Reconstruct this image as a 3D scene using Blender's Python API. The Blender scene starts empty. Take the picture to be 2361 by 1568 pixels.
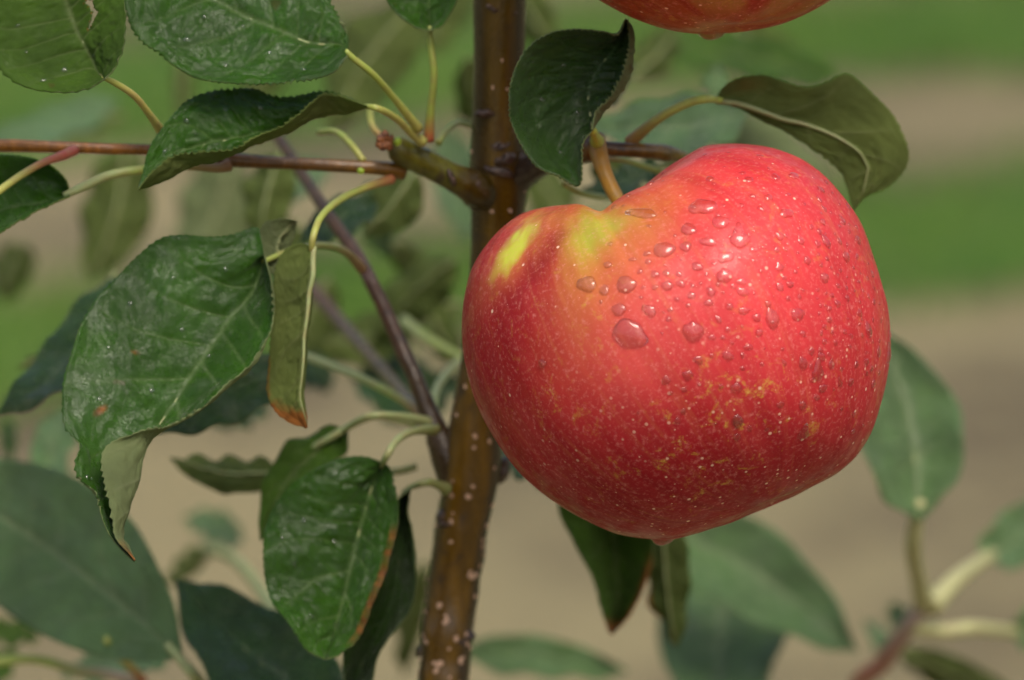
import bpy, math, random
import numpy as np
from mathutils import Vector, Matrix

random.seed(7); rng = np.random.default_rng(11)
scene = bpy.context.scene
COL = scene.collection

# ------------------------------------------------------------------ camera
PITCH = math.radians(14.0)
CAM = np.array([0.0, 0.0, 1.35])
RT = np.array([1.0, 0, 0])
FW = np.array([0, math.cos(PITCH), -math.sin(PITCH)])
UP = np.array([0, math.sin(PITCH), math.cos(PITCH)])
D0 = 0.90                     # distance of the apple
W0 = 0.20                     # width of the view there
PX = W0 / 2360.0

cam_d = bpy.data.cameras.new("camera"); cam = bpy.data.objects.new("camera", cam_d); COL.objects.link(cam)
cam.location = CAM; cam.rotation_euler = (math.pi / 2 - PITCH, 0, 0)
cam_d.sensor_width = 23.6; cam_d.lens = 11.8 / (W0 / 2 / D0)
cam_d.clip_start = 0.05; cam_d.clip_end = 2000
cam_d.dof.use_dof = True; cam_d.dof.focus_distance = D0 - 0.020; cam_d.dof.aperture_fstop = 7.6
scene.camera = cam

# ------------------------------------------------------------------ light
SUNV = np.array([0.20, -0.44, 0.87]); SUNV /= np.linalg.norm(SUNV)
world = bpy.data.worlds.new("World"); scene.world = world; world.use_nodes = True
wn = world.node_tree; bg = wn.nodes["Background"]
sky = wn.nodes.new("ShaderNodeTexSky"); sky.sky_type = 'NISHITA'; sky.sun_disc = False
sky.sun_elevation = math.asin(SUNV[2]); sky.sun_rotation = math.atan2(SUNV[0], SUNV[1])
sky.air_density = 1.6; sky.dust_density = 6.0; sky.ozone_density = 0.6; sky.altitude = 0
wn.links.new(sky.outputs[0], bg.inputs[0]); bg.inputs[1].default_value = 0.13
sl = bpy.data.lights.new("sun", 'SUN'); so = bpy.data.objects.new("sun", sl); COL.objects.link(so)
sl.energy = 1.5; sl.angle = math.radians(26); sl.color = (1.0, 0.95, 0.88)
so.rotation_euler = Vector(SUNV).to_track_quat('Z', 'Y').to_euler()
so.location = (2, -2, 6)
scene.view_settings.view_transform = 'Standard'; scene.view_settings.look = 'None'
scene.view_settings.gamma = 1; scene.view_settings.use_curve_mapping = False
scene.view_settings.exposure = 0.2
scene.cycles.max_bounces = 8; scene.cycles.sample_clamp_indirect = 6

# ------------------------------------------------------------------ helpers
def P(x, y, d=0.0):
    """photo coordinate (2360 wide) and distance behind the apple's centre in cm -> world point(s)"""
    x = np.asarray(x, float); y = np.asarray(y, float); d = np.asarray(d, float)
    d = np.where(d > 6.5, 6.5 + (d - 6.5) * 2.5, d) * 0.01
    k = PX * (1 + d / D0)
    a = ((x - 1180) * k)[..., None]; b = (-(y - 784) * k)[..., None]; c = (D0 + d)[..., None]
    return CAM + a * RT + b * UP + c * FW

def G(x, y):
    v = (x - 1180) * PX * RT - (y - 784) * PX * UP + D0 * FW
    t = -CAM[2] / v[2]
    return CAM + t * v

def cr(pts, n, power=1.0):
    """Catmull-Rom through pts (k,dim), n samples by chord length"""
    p = np.asarray(pts, float)
    seg = np.linalg.norm(np.diff(p[:, :2], axis=0), axis=1) + 1e-6
    s = np.concatenate([[0], np.cumsum(seg)]); s /= s[-1]
    t = np.linspace(0, 1, n) ** power
    m = np.zeros_like(p)
    m[1:-1] = (p[2:] - p[:-2]) / (s[2:] - s[:-2])[:, None]
    m[0] = (p[1] - p[0]) / (s[1] - s[0]); m[-1] = (p[-1] - p[-2]) / (s[-1] - s[-2])
    i = np.clip(np.searchsorted(s, t, side='right') - 1, 0, len(p) - 2)
    h = (s[i + 1] - s[i]); u = ((t - s[i]) / h)[:, None]; h = h[:, None]
    return ((2*u**3 - 3*u**2 + 1) * p[i] + (u**3 - 2*u**2 + u) * h * m[i] +
            (-2*u**3 + 3*u**2) * p[i + 1] + (u**3 - u**2) * h * m[i + 1])

def vnoise(x, y, seed=0):
    """smooth 2-D value noise -1..1"""
    xi = np.floor(x).astype(np.int64); yi = np.floor(y).astype(np.int64)
    fx = x - xi; fy = y - yi; fx = fx*fx*(3-2*fx); fy = fy*fy*(3-2*fy)
    def h(a, b):
        v = (a * 374761393 + b * 668265263 + seed * 1442695041) & 0xffffffff
        v = ((v ^ (v >> 13)) * 1274126177) & 0xffffffff
        return ((v ^ (v >> 16)) & 0xffff) / 32767.5 - 1
    return ((h(xi, yi)*(1-fx) + h(xi+1, yi)*fx)*(1-fy) + (h(xi, yi+1)*(1-fx) + h(xi+1, yi+1)*fx)*fy)

def new_mesh(name, verts, faces, smooth=True):
    me = bpy.data.meshes.new(name)
    me.from_pydata([tuple(v) for v in verts], [], [tuple(f) for f in faces])
    if smooth: me.polygons.foreach_set("use_smooth", [True] * len(me.polygons))
    me.update()
    return me

def set_col(me, name, rgb):
    a = me.color_attributes.new(name, 'FLOAT_COLOR', 'POINT')
    rgba = np.ones((len(me.vertices), 4), np.float32); rgba[:, :3] = rgb
    a.data.foreach_set("color", rgba.ravel())

def add(name, me, parent=None, mats=(), label=None):
    o = bpy.data.objects.new(name, me); COL.objects.link(o)
    if parent is not None: o.parent = parent; o.matrix_parent_inverse = Matrix.Translation(-parent.location) if parent.type == 'EMPTY' else Matrix()
    if me is not None:
        for m in mats: me.materials.append(m)
    if label: o["label"] = label
    return o

def empty(name, loc, label, cat, group=None):
    o = bpy.data.objects.new(name, None); COL.objects.link(o); o.location = loc
    o.empty_display_size = 0.05
    o["label"] = label; o["category"] = cat
    if group: o["group"] = group
    return o

# ------------------------------------------------------------------ materials
class NT:
    def __init__(self, name):
        self.m = bpy.data.materials.new(name); self.m.use_nodes = True
        self.t = self.m.node_tree; self.t.nodes.clear()
        self.out = self.t.nodes.new("ShaderNodeOutputMaterial")
    def n(self, typ, props=None, **inp):
        nd = self.t.nodes.new("ShaderNode" + typ)
        for k, v in (props or {}).items(): setattr(nd, k, v)
        for k, v in inp.items(): self.set(nd, k.replace('_', ' '), v)
        return nd
    def set(self, nd, key, v):
        s = nd.inputs[int(key[1:])] if key[0] == 'i' and key[1:].isdigit() else nd.inputs[key]
        if isinstance(v, bpy.types.NodeSocket): self.t.links.new(v, s)
        elif isinstance(v, bpy.types.Node): self.t.links.new(v.outputs[0], s)
        else: s.default_value = v if not (isinstance(v, tuple) and len(v) == 3 and s.type == 'RGBA') else (*v, 1)
    def math(self, op, a, b=0.0, clamp=False):
        return self.n("Math", dict(operation=op, use_clamp=clamp), i0=a, i1=b).outputs[0]
    def ramp(self, v, a, b, lo=0.0, hi=1.0):
        return self.n("MapRange", dict(clamp=True, interpolation_type='SMOOTHSTEP'), i0=v, i1=a, i2=b, i3=lo, i4=hi).outputs[0]
    def mix(self, f, a, b, blend='MIX'):
        nd = self.n("Mix", dict(data_type='RGBA', blend_type=blend), i0=f)
        self.set(nd, 'i6', a); self.set(nd, 'i7', b)
        return nd.outputs[2]
    def noise(self, vec, scale, detail=3, rough=.5, dist=0.0):
        return self.n("TexNoise", None, Vector=vec, Scale=scale, Detail=detail, Roughness=rough, Distortion=dist).outputs[0]
    def mapping(self, vec, sc):
        return self.n("Mapping", None, Vector=vec, Scale=sc).outputs[0]

def leaf_mat(name, base, vein, side, trans=(0.12, 0.28, 0.02), rough=0.34, spec=0.5, dryc=(0.42, 0.15, 0.03), coat=0.0, tw=0.2, film=0.0):
    T = NT(name)
    uv = T.n("UVMap"); pig = T.n("Attribute", dict(attribute_name="pig"))
    obj = T.n("TexCoord").outputs['Object']
    sep = T.n("SeparateColor", None, Color=pig.outputs[0])
    veinv, dry = sep.outputs[0], sep.outputs[1]
    big = T.noise(obj, 70, 3)
    fine = T.noise(obj, 900, 3, .6); pat = T.noise(obj, 190, 4, .6, .4)
    vor = T.n("TexVoronoi", dict(feature='DISTANCE_TO_EDGE'), Vector=T.mix(0.12, obj, T.n("TexNoise", None, Vector=obj, Scale=500.0).outputs[1]), Scale=650.0).outputs[0]
    net = T.ramp(vor, 0.0, 0.10, 1, 0)
    c = T.mix(T.ramp(big, .3, .7), tuple(x * 0.72 for x in base), tuple(min(1, x * 1.3) for x in base))
    c = T.mix(T.math('MULTIPLY', fine, .25), c, tuple(min(1, x * 1.7) for x in base))
    c = T.mix(T.math('MULTIPLY', net, .26 if side == 'top' else .3), c, vein)
    c = T.mix(T.math('MULTIPLY', veinv, .8 if side == 'top' else .8), c, vein)
    c = T.mix(T.ramp(pat, .42, .72, 0, .35), c, tuple(x * .55 for x in base))
    spots = T.ramp(T.noise(obj, 160, 2), .74, .78)
    c = T.mix(T.math('MULTIPLY', spots, .35), c, (0.12, 0.05, 0.015))
    c = T.mix(dry, c, T.mix(T.ramp(T.noise(obj, 400, 3), .4, .65), dryc, tuple(x * .45 for x in dryc)))
    wet = T.noise(obj, 330, 4, .65)
    r = T.ramp(T.math('ADD', T.math('MULTIPLY', wet, .6), T.math('MULTIPLY', pat, .4)), .40, .60, rough * .8, rough * 1.6) if side == 'top' else rough
    h = T.math('ADD', T.math('MULTIPLY', net, -.5), T.math('ADD', T.math('MULTIPLY', wet, 1.9), T.math('MULTIPLY', veinv, -1.0 if side == 'top' else 1.5)))
    bump = T.n("Bump", None, Strength=0.75, Distance=0.00030, Height=h)
    b = T.n("BsdfPrincipled", None, Base_Color=c, Roughness=r, Normal=bump.outputs[0])
    b.inputs['Specular IOR Level'].default_value = spec
    if coat:
        T.set(b, 'Coat Weight', T.ramp(T.noise(obj, 105, 5, .7, .6), .47, .60, .0, coat)); b.inputs['Coat Roughness'].default_value = .24
        T.set(b, 'Coat Normal', bump.outputs[0])
    tr = T.n("BsdfTranslucent", None, Color=T.mix(dry, T.mix(T.math('MULTIPLY', veinv, .4), trans, tuple(x * 1.4 for x in trans)), dryc))
    mx = T.n("MixShader", None, i0=tw); T.set(mx, 'i1', b); T.set(mx, 'i2', tr)
    T.t.links.new(mx.outputs[0], T.out.inputs[0])
    return T.m

TOP = leaf_mat("leaf_upper_side", (0.030, 0.104, 0.003), (0.15, 0.24, 0.08), 'top', rough=.25, spec=.55, coat=.75)
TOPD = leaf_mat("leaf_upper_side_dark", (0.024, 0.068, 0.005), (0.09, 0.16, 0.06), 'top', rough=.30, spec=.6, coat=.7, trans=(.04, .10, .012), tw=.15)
TOPM = leaf_mat("leaf_upper_side_matt", (0.055, 0.125, 0.006), (0.17, 0.23, 0.08), 'top', rough=.50, spec=.35, trans=(.12, .22, .02), tw=.25)
TOPB = leaf_mat("leaf_upper_side_bluish", (0.090, 0.180, 0.052), (0.22, 0.30, 0.14), 'top', rough=.42, spec=.8, coat=.6, tw=.12)
UND = leaf_mat("leaf_underside", (0.17, 0.215, 0.085), (0.30, 0.33, 0.17), 'under', rough=.65, spec=.25, tw=.2)
UNDM = leaf_mat("leaf_underside_mid", (0.17, 0.22, 0.055), (0.30, 0.34, 0.13), 'under', trans=(.20, .36, .03), rough=.62, spec=.25, tw=.42)
UNDO = leaf_mat("leaf_underside_olive", (0.13, 0.175, 0.040), (0.25, 0.28, 0.10), 'under', rough=.6, spec=.25, tw=.4)

def stalk_mat():
    T = NT("leaf_stalk"); a = T.n("Attribute", dict(attribute_name="col"))
    obj = T.n("TexCoord").outputs['Object']
    c = T.mix(T.ramp(T.noise(obj, 500, 3), .35, .75), a.outputs[0], T.mix(.45, a.outputs[0], (.30, .22, .10)))
    bump = T.n("Bump", None, Strength=.4, Distance=.0001, Height=T.noise(obj, 1500, 3))
    b = T.n("BsdfPrincipled", None, Base_Color=c, Roughness=.42, Normal=bump.outputs[0])
    T.t.links.new(b.outputs[0], T.out.inputs[0]); return T.m
STALK = stalk_mat()

def bark_mat():
    T = NT("bark"); a = T.n("Attribute", dict(attribute_name="col"))
    uv = T.n("UVMap").outputs[0]; obj = T.n("TexCoord").outputs['Object']
    streak = T.noise(T.mapping(obj, (1, 1, .18)), 420, 5, .6)
    blot = T.noise(obj, 110, 4, .6, .6)
    c = T.mix(T.ramp(streak, .35, .7), T.mix(.5, a.outputs[0], (.02, .010, .004)), a.outputs[0])
    c = T.mix(T.ramp(blot, .56, .68, 0, .75), c, (0.030, 0.017, 0.013))
    c = T.mix(T.ramp(T.noise(obj, 260, 3), .66, .76, 0, .3), c, (0.20, 0.13, 0.10))
    h = T.math('ADD', T.math('MULTIPLY', streak, .6), T.math('MULTIPLY', T.noise(obj, 900, 4, .6), .6))
    bump = T.n("Bump", None, Strength=.7, Distance=.00035, Height=h)
    b = T.n("BsdfPrincipled", None, Base_Color=c, Roughness=T.ramp(blot, .4, .7, .26, .42), Normal=bump.outputs[0])
    b.inputs['Coat Weight'].default_value = .15; b.inputs['Coat Roughness'].default_value = .1
    T.t.links.new(b.outputs[0], T.out.inputs[0]); return T.m
BARK = bark_mat()

def simple(name, c1, c2, scale=300, rough=.5, bump=.3, dist=.0002):
    T = NT(name); obj = T.n("TexCoord").outputs['Object']
    nz = T.noise(obj, scale, 4, .6)
    c = T.mix(T.ramp(nz, .35, .65), c1, c2)
    bp = T.n("Bump", None, Strength=bump, Distance=dist, Height=nz)
    b = T.n("BsdfPrincipled", None, Base_Color=c, Roughness=rough, Normal=bp.outputs[0])
    T.t.links.new(b.outputs[0], T.out.inputs[0]); return T.m
LENT = simple("lenticel_cork", (.75, .50, .36), (.55, .34, .23), 900, .55)
BUDM = simple("bud_scale", (.30, .11, .035), (.10, .035, .02), 700, .5)
BUDG = simple("bud_green", (.35, .50, .04), (.28, .40, .03), 500, .4)
KNOBM = simple("bark_knob", (.035, .02, .015), (.13, .085, .065), 900, .35, .8, .0004)

def skin_mat(name):
    T = NT(name)
    pig = T.n("Attribute", dict(attribute_name="pig")).outputs[0]
    msk = T.n("SeparateColor", None, Color=T.n("Attribute", dict(attribute_name="msk")).outputs[0])
    fleckm, polm = msk.outputs[0], msk.outputs[1]
    uv = T.n("UVMap").outputs[0]; obj = T.n("TexCoord").outputs['Object']
    st = T.noise(T.mapping(uv, (34, 1.6, 1)), 1.0, 5, .6, .3)
    st2 = T.noise(T.mapping(uv, (120, 4, 1)), 1.0, 4, .6, .4)
    c = T.mix(T.ramp(st, .36, .62, 0, .4), pig, T.mix(1.0, pig, (.66, .42, .5), 'MULTIPLY'))
    c = T.mix(T.ramp(st2, .50, .74, 0, .14), c, (.62, .30, .10))
    c = T.mix(T.ramp(T.noise(obj, 1100, 3, .7), .48, .8, 0, .42), c, (.80, .30, .26))
    fl = T.math('MULTIPLY', T.ramp(T.noise(obj, 210, 7, .72, .8), .53, .66), fleckm)
    fl = T.math('MULTIPLY', fl, T.ramp(T.noise(obj, 900, 4, .7), .40, .60))
    c = T.mix(T.math('MULTIPLY', fl, .65), c, (.60, .42, .06))
    # lenticel dots: sparse by the shoulders, close-set towards the calyx
    def dots(scale, r):
        v = T.n("TexVoronoi", dict(feature='F1'), Vector=obj, Scale=scale, Randomness=.9)
        rnd = T.n("SeparateColor", None, Color=v.outputs[1]).outputs[0]
        rr = T.math('MULTIPLY', T.math('ADD', T.math('MULTIPLY', rnd, .9), .35), r)
        return T.math('SUBTRACT', 1, T.n("MapRange", dict(clamp=True, interpolation_type='SMOOTHSTEP'), i0=T.math('DIVIDE', v.outputs[0], rr), i1=.45, i2=1.0).outputs[0])
    d1 = dots(310, .125); d2 = dots(470, .18)
    d = T.math('ADD', T.math('MULTIPLY', d1, T.math('SUBTRACT', 1, polm, True)), T.math('MULTIPLY', d2, polm), True)
    c = T.mix(T.math('MULTIPLY', d, .85), c, (.90, .58, .42))
    h = T.math('ADD', T.math('MULTIPLY', T.noise(obj, 700, 3), .35), T.math('MULTIPLY', d, .6))
    bump = T.n("Bump", None, Strength=.35, Distance=.00012, Height=h)
    wetn = T.noise(obj, 150, 4, .6)
    b = T.n("BsdfPrincipled", None, Base_Color=c, Roughness=T.ramp(wetn, .40, .60, .30, .6), Normal=bump.outputs[0])
    b.inputs['Specular IOR Level'].default_value = .18
    b.inputs['Subsurface Weight'].default_value = .12
    b.inputs['Subsurface Radius'].default_value = (1, .35, .15); b.inputs['Subsurface Scale'].default_value = .003
    b.inputs['Coat Weight'].default_value = .06; b.inputs['Coat Roughness'].default_value = .25
    T.set(b, 'Coat Normal', bump.outputs[0])
    T.t.links.new(b.outputs[0], T.out.inputs[0]); return T.m
SKIN = skin_mat("apple_skin")

def water_mat():
    T = NT("water"); g = T.n("BsdfPrincipled", None, Base_Color=(1, 1, 1), Roughness=0.02, IOR=1.38)
    g.inputs['Transmission Weight'].default_value = 1
    tr = T.n("BsdfTransparent", None, Color=(1, 1, 1))
    mx = T.n("MixShader", None, i0=.52); T.set(mx, 'i1', g); T.set(mx, 'i2', tr)
    fr = T.n("Fresnel", None, IOR=1.45); gl = T.n("BsdfGlossy", None, Color=(1, 1, 1), Roughness=.03)
    fo = T.math('MULTIPLY', fr.outputs[0], T.math('SUBTRACT', 1, T.math('MULTIPLY', T.n("NewGeometry").outputs['Backfacing'], .62)))   # weaker mirror on the inner face
    m2 = T.n("MixShader", None, i0=fo); T.set(m2, 'i1', mx); T.set(m2, 'i2', gl)
    T.t.links.new(m2.outputs[0], T.out.inputs[0]); return T.m
WATER = water_mat()

# ------------------------------------------------------------------ ground
def soil_mat():
    T = NT("soil_and_dry_grass"); obj = T.n("TexCoord").outputs['Object']
    a = T.noise(obj, 1.5, 4, .55); b_ = T.noise(obj, 14, 5, .65); f = T.noise(obj, 90, 4, .7)
    c = T.mix(T.ramp(a, .38, .60), (.076, .056, .030), (.230, .192, .095))
    c = T.mix(T.ramp(b_, .45, .75, 0, .55), c, (.25, .215, .11))
    c = T.mix(T.ramp(b_, .25, .42, .45, 0), c, (.085, .07, .035))
    c = T.mix(T.ramp(f, .5, .8, 0, .4), c, (.32, .28, .16))
    bp = T.n("Bump", None, Strength=.6, Distance=.02, Height=T.math('ADD', b_, T.math('MULTIPLY', f, .4)))
    b = T.n("BsdfPrincipled", None, Base_Color=c, Roughness=.9, Normal=bp.outputs[0])
    T.t.links.new(b.outputs[0], T.out.inputs[0]); return T.m
def turf_mat():
    T = NT("turf"); obj = T.n("TexCoord").outputs['Object']
    a = T.noise(obj, 2.2, 4); f = T.noise(obj, 60, 4, .7)
    c = T.mix(T.ramp(a, .35, .65), (.040, .120, .005), (.085, .165, .012))
    c = T.mix(T.ramp(f, .5, .8, 0, .4), c, (.16, .21, .05))
    b = T.n("BsdfPrincipled", None, Base_Color=c, Roughness=.85, Normal=T.n("Bump", None, Strength=.6, Distance=.015, Height=f).outputs[0])
    T.t.links.new(b.outputs[0], T.out.inputs[0]); return T.m
SOIL, TURF = soil_mat(), turf_mat()
g = add("ground", new_mesh("ground", [(-400, -400, 0), (400, -400, 0), (400, 400, 0), (-400, 400, 0)], [(0, 1, 2, 3)], False), None, [SOIL])
g["kind"] = "structure"; g["label"] = "bare tan orchard soil with dry straw"; 

def strip_line(pts, x):
    return np.interp(x, [p[0] for p in pts], [p[1] for p in pts])
A1, B1 = G(30, 790), G(2300, 520)
A2, B2 = G(60, 270), G(2300, 35)
sl1 = (B1[1] - A1[1]) / (B1[0] - A1[0]); y1 = A1[1] - sl1 * A1[0]
sl2 = sl1; y2 = (A2[1] + B2[1]) / 2 - sl2 * (A2[0] + B2[0]) / 2
strips = [(y1, .26), (y2, .42)] + [(y2 + 1.9 * (k + 1), .45) for k in range(8)] + [(y1 - 2.9, .3)]
blades_v, blades_f, blades_c = [], [], []
for k, (yc, hw) in enumerate(strips):
    xs = np.linspace(-9, 9, 121)
    up = yc + sl1 * xs + hw + .13 * vnoise(xs * 2.3, xs * 0 + k, 3) + .05 * vnoise(xs * 9, xs * 0 + k, 5)
    lo = yc + sl1 * xs - hw + .13 * vnoise(xs * 2.1, xs * 0 + k, 9) + .05 * vnoise(xs * 8, xs * 0 + k, 6)
    v = [(x, a, .004) for x, a in zip(xs, lo)] + [(x, a, .004) for x, a in zip(xs, up)]
    n = len(xs); f = [(i, i + 1, n + i + 1, n + i) for i in range(n - 1)]
    o = add("grass_strip", new_mesh("grass_strip", v, f, False), None, [TURF]); o["kind"] = "structure"
    o["label"] = "strip of mown green turf between bare soil rows"
    if k < 4 or k == len(strips) - 1:
        m = 16000 if k < 2 else 5000
        x = rng.uniform(-3.2, 3.2, m); t = rng.uniform(-.15, 1.15, m)
        y = np.interp(x, xs, lo) * (1 - t) + np.interp(x, xs, up) * t
        hgt = rng.uniform(.02, .065, m); an = rng.uniform(0, 6.28, m); lx = rng.normal(0, .02, m); ly = rng.normal(0, .02, m)
        w = rng.uniform(.0015, .0035, m)
        base = np.stack([x, y, np.full(m, .002)], 1); dv = np.stack([np.cos(an) * w, np.sin(an) * w, 0 * w], 1)
        tip = base + np.stack([lx, ly, hgt], 1)
        off = sum(len(q) for q in blades_v)
        blades_v.append(np.stack([base - dv, base + dv, tip], 1).reshape(-1, 3))
        blades_f.append(np.arange(3 * m).reshape(-1, 3) + off)
bv = np.concatenate(blades_v); bf = np.concatenate(blades_f)
gm = bpy.data.meshes.new("grass"); gm.vertices.add(len(bv)); gm.vertices.foreach_set("co", bv.ravel())
gm.loops.add(bf.size); gm.loops.foreach_set("vertex_index", bf.ravel().astype(np.int32))
gm.polygons.add(len(bf)); gm.polygons.foreach_set("loop_start", np.arange(0, bf.size, 3, dtype=np.int32)); gm.update(calc_edges=True)
o = add("grass", gm, None, [simple("grass_blade", (.06, .15, .010), (.11, .20, .02), 6, .6, 0)]); o["kind"] = "stuff"
o["label"] = "short green grass blades on the strips"; o["category"] = "grass"
# straw litter on the soil
m = 9000; x = rng.uniform(-2.5, 2.5, m); y = rng.uniform(2.5, 11, m); an = rng.uniform(0, 3.14, m); L = rng.uniform(.01, .045, m); w = rng.uniform(.0008, .002, m)
dx, dy = np.cos(an) * L, np.sin(an) * L; nx, ny = -np.sin(an) * w, np.cos(an) * w; z0 = rng.uniform(.006, .012, m); z1 = z0 + rng.uniform(0, .01, m)
sv = np.stack([np.stack([x - nx, y - ny, z0], 1), np.stack([x + nx, y + ny, z0], 1), np.stack([x + dx + nx, y + dy + ny, z1], 1), np.stack([x + dx - nx, y + dy - ny, z1], 1)], 1).reshape(-1, 3)
o = add("straw", new_mesh("straw", sv, np.arange(4 * m).reshape(-1, 4), False), None, [simple("straw", (.32, .26, .13), (.20, .15, .07), 20, .7, 0)])
o["kind"] = "stuff"; o["label"] = "dry straw litter scattered on the soil"; o["category"] = "straw"

# ------------------------------------------------------------------ tubes
def tube_mesh(name, pts, radii, cols=None, seg=14, n=None, noise=0.0, nfreq=600, seed=1, cap=True, raw=False):
    """pts (x,y,d cm) in photo coords or world points if raw; radii in photo px"""
    pts = np.asarray(pts, float)
    n = n or max(8, len(pts) * 7)
    aux = np.concatenate([pts, np.asarray(radii, float)[:, None]], 1)
    s = cr(aux, n)
    if raw: W = s[:, :3]; R = s[:, 3]
    else: W = P(s[:, 0], s[:, 1], s[:, 2]); R = np.abs(s[:, 3]) * PX * (1 + np.where(s[:, 2] > 6.5, 6.5 + (s[:, 2] - 6.5) * 2.5, s[:, 2]) * .01 / D0)
    T = np.gradient(W, axis=0); T /= np.linalg.norm(T, axis=1)[:, None]
    up = np.array([0, 0, 1.0]) if abs(T[0][2]) < .8 else np.array([0, 1.0, 0])
    a = np.cross(T[0], up); a /= np.linalg.norm(a)
    V = []; ph = np.linspace(0, 2 * math.pi, seg, endpoint=False); NN = []
    for i in range(n):
        a = a - T[i] * a.dot(T[i]); a /= np.linalg.norm(a); b = np.cross(T[i], a)
        dirs = np.cos(ph)[:, None] * a + np.sin(ph)[:, None] * b
        rr = R[i]
        if noise:
            q = W[i] + dirs * R[i]
            nz = vnoise(q[:, 0] * nfreq + q[:, 1] * nfreq * .7, q[:, 2] * nfreq, seed) + .6 * vnoise(q[:, 0] * nfreq * 2.1 - q[:, 1] * nfreq, q[:, 2] * nfreq * 2, seed + 5)
            rr = R[i] * (1 + noise * nz)[:, None]
        V.append(W[i] + dirs * rr); NN.append(dirs)
    V = np.concatenate(V); F = []
    for i in range(n - 1):
        for j in range(seg):
            F.append((i * seg + j, i * seg + (j + 1) % seg, (i + 1) * seg + (j + 1) % seg, (i + 1) * seg + j))
    if cap:
        V = np.concatenate([V, W[:1], W[-1:]]); c0 = n * seg
        for j in range(seg):
            F.append((c0, (j + 1) % seg, j)); F.append((c0 + 1, (n - 1) * seg + j, (n - 1) * seg + (j + 1) % seg))
    me = new_mesh(name, V, F)
    if cols is not None:
        c = np.asarray(cols, float); k = np.linspace(0, 1, len(c)); t = np.linspace(0, 1, n)
        cc = np.stack([np.interp(t, k, c[:, j]) for j in range(3)], 1)
        cc = np.repeat(cc, seg, 0)
        if cap: cc = np.concatenate([cc, cc[:1], cc[-1:]])
        set_col(me, "col", cc)
    me["n"] = n
    return me, W, R, np.array(NN), T

YG = (.30, .38, .07); YG2 = (.42, .42, .10); RD = (.42, .05, .04); OL = (.20, .24, .07); PALE = (.30, .36, .15); BRS = (.34, .17, .05)

# ------------------------------------------------------------------ trees: roots of the hierarchy
tb = P(880, 784, 20); tree_base = (P(1010, 1568, 6.5)[0] - .004, P(1010, 1568, 6.5)[1] + .02, 0)
TREE = empty("apple_tree", tree_base, "young apple tree with glossy brown dotted trunk and wet serrated leaves", "apple tree")
SH1 = empty("apple_shoot", (P(1960, 1640, 14)[0], P(1960, 1640, 14)[1] + .02, 0), "blurred red-stemmed shoot with pale leaf stalks behind the big apple, lower right", "shoot", "shoots behind the trunk")
SH2 = empty("apple_shoot", (P(240, 1640, 9)[0], P(240, 1640, 9)[1] + .02, 0), "blurred shoot with large bluish green leaves at the lower left of the trunk", "shoot", "shoots behind the trunk")

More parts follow.
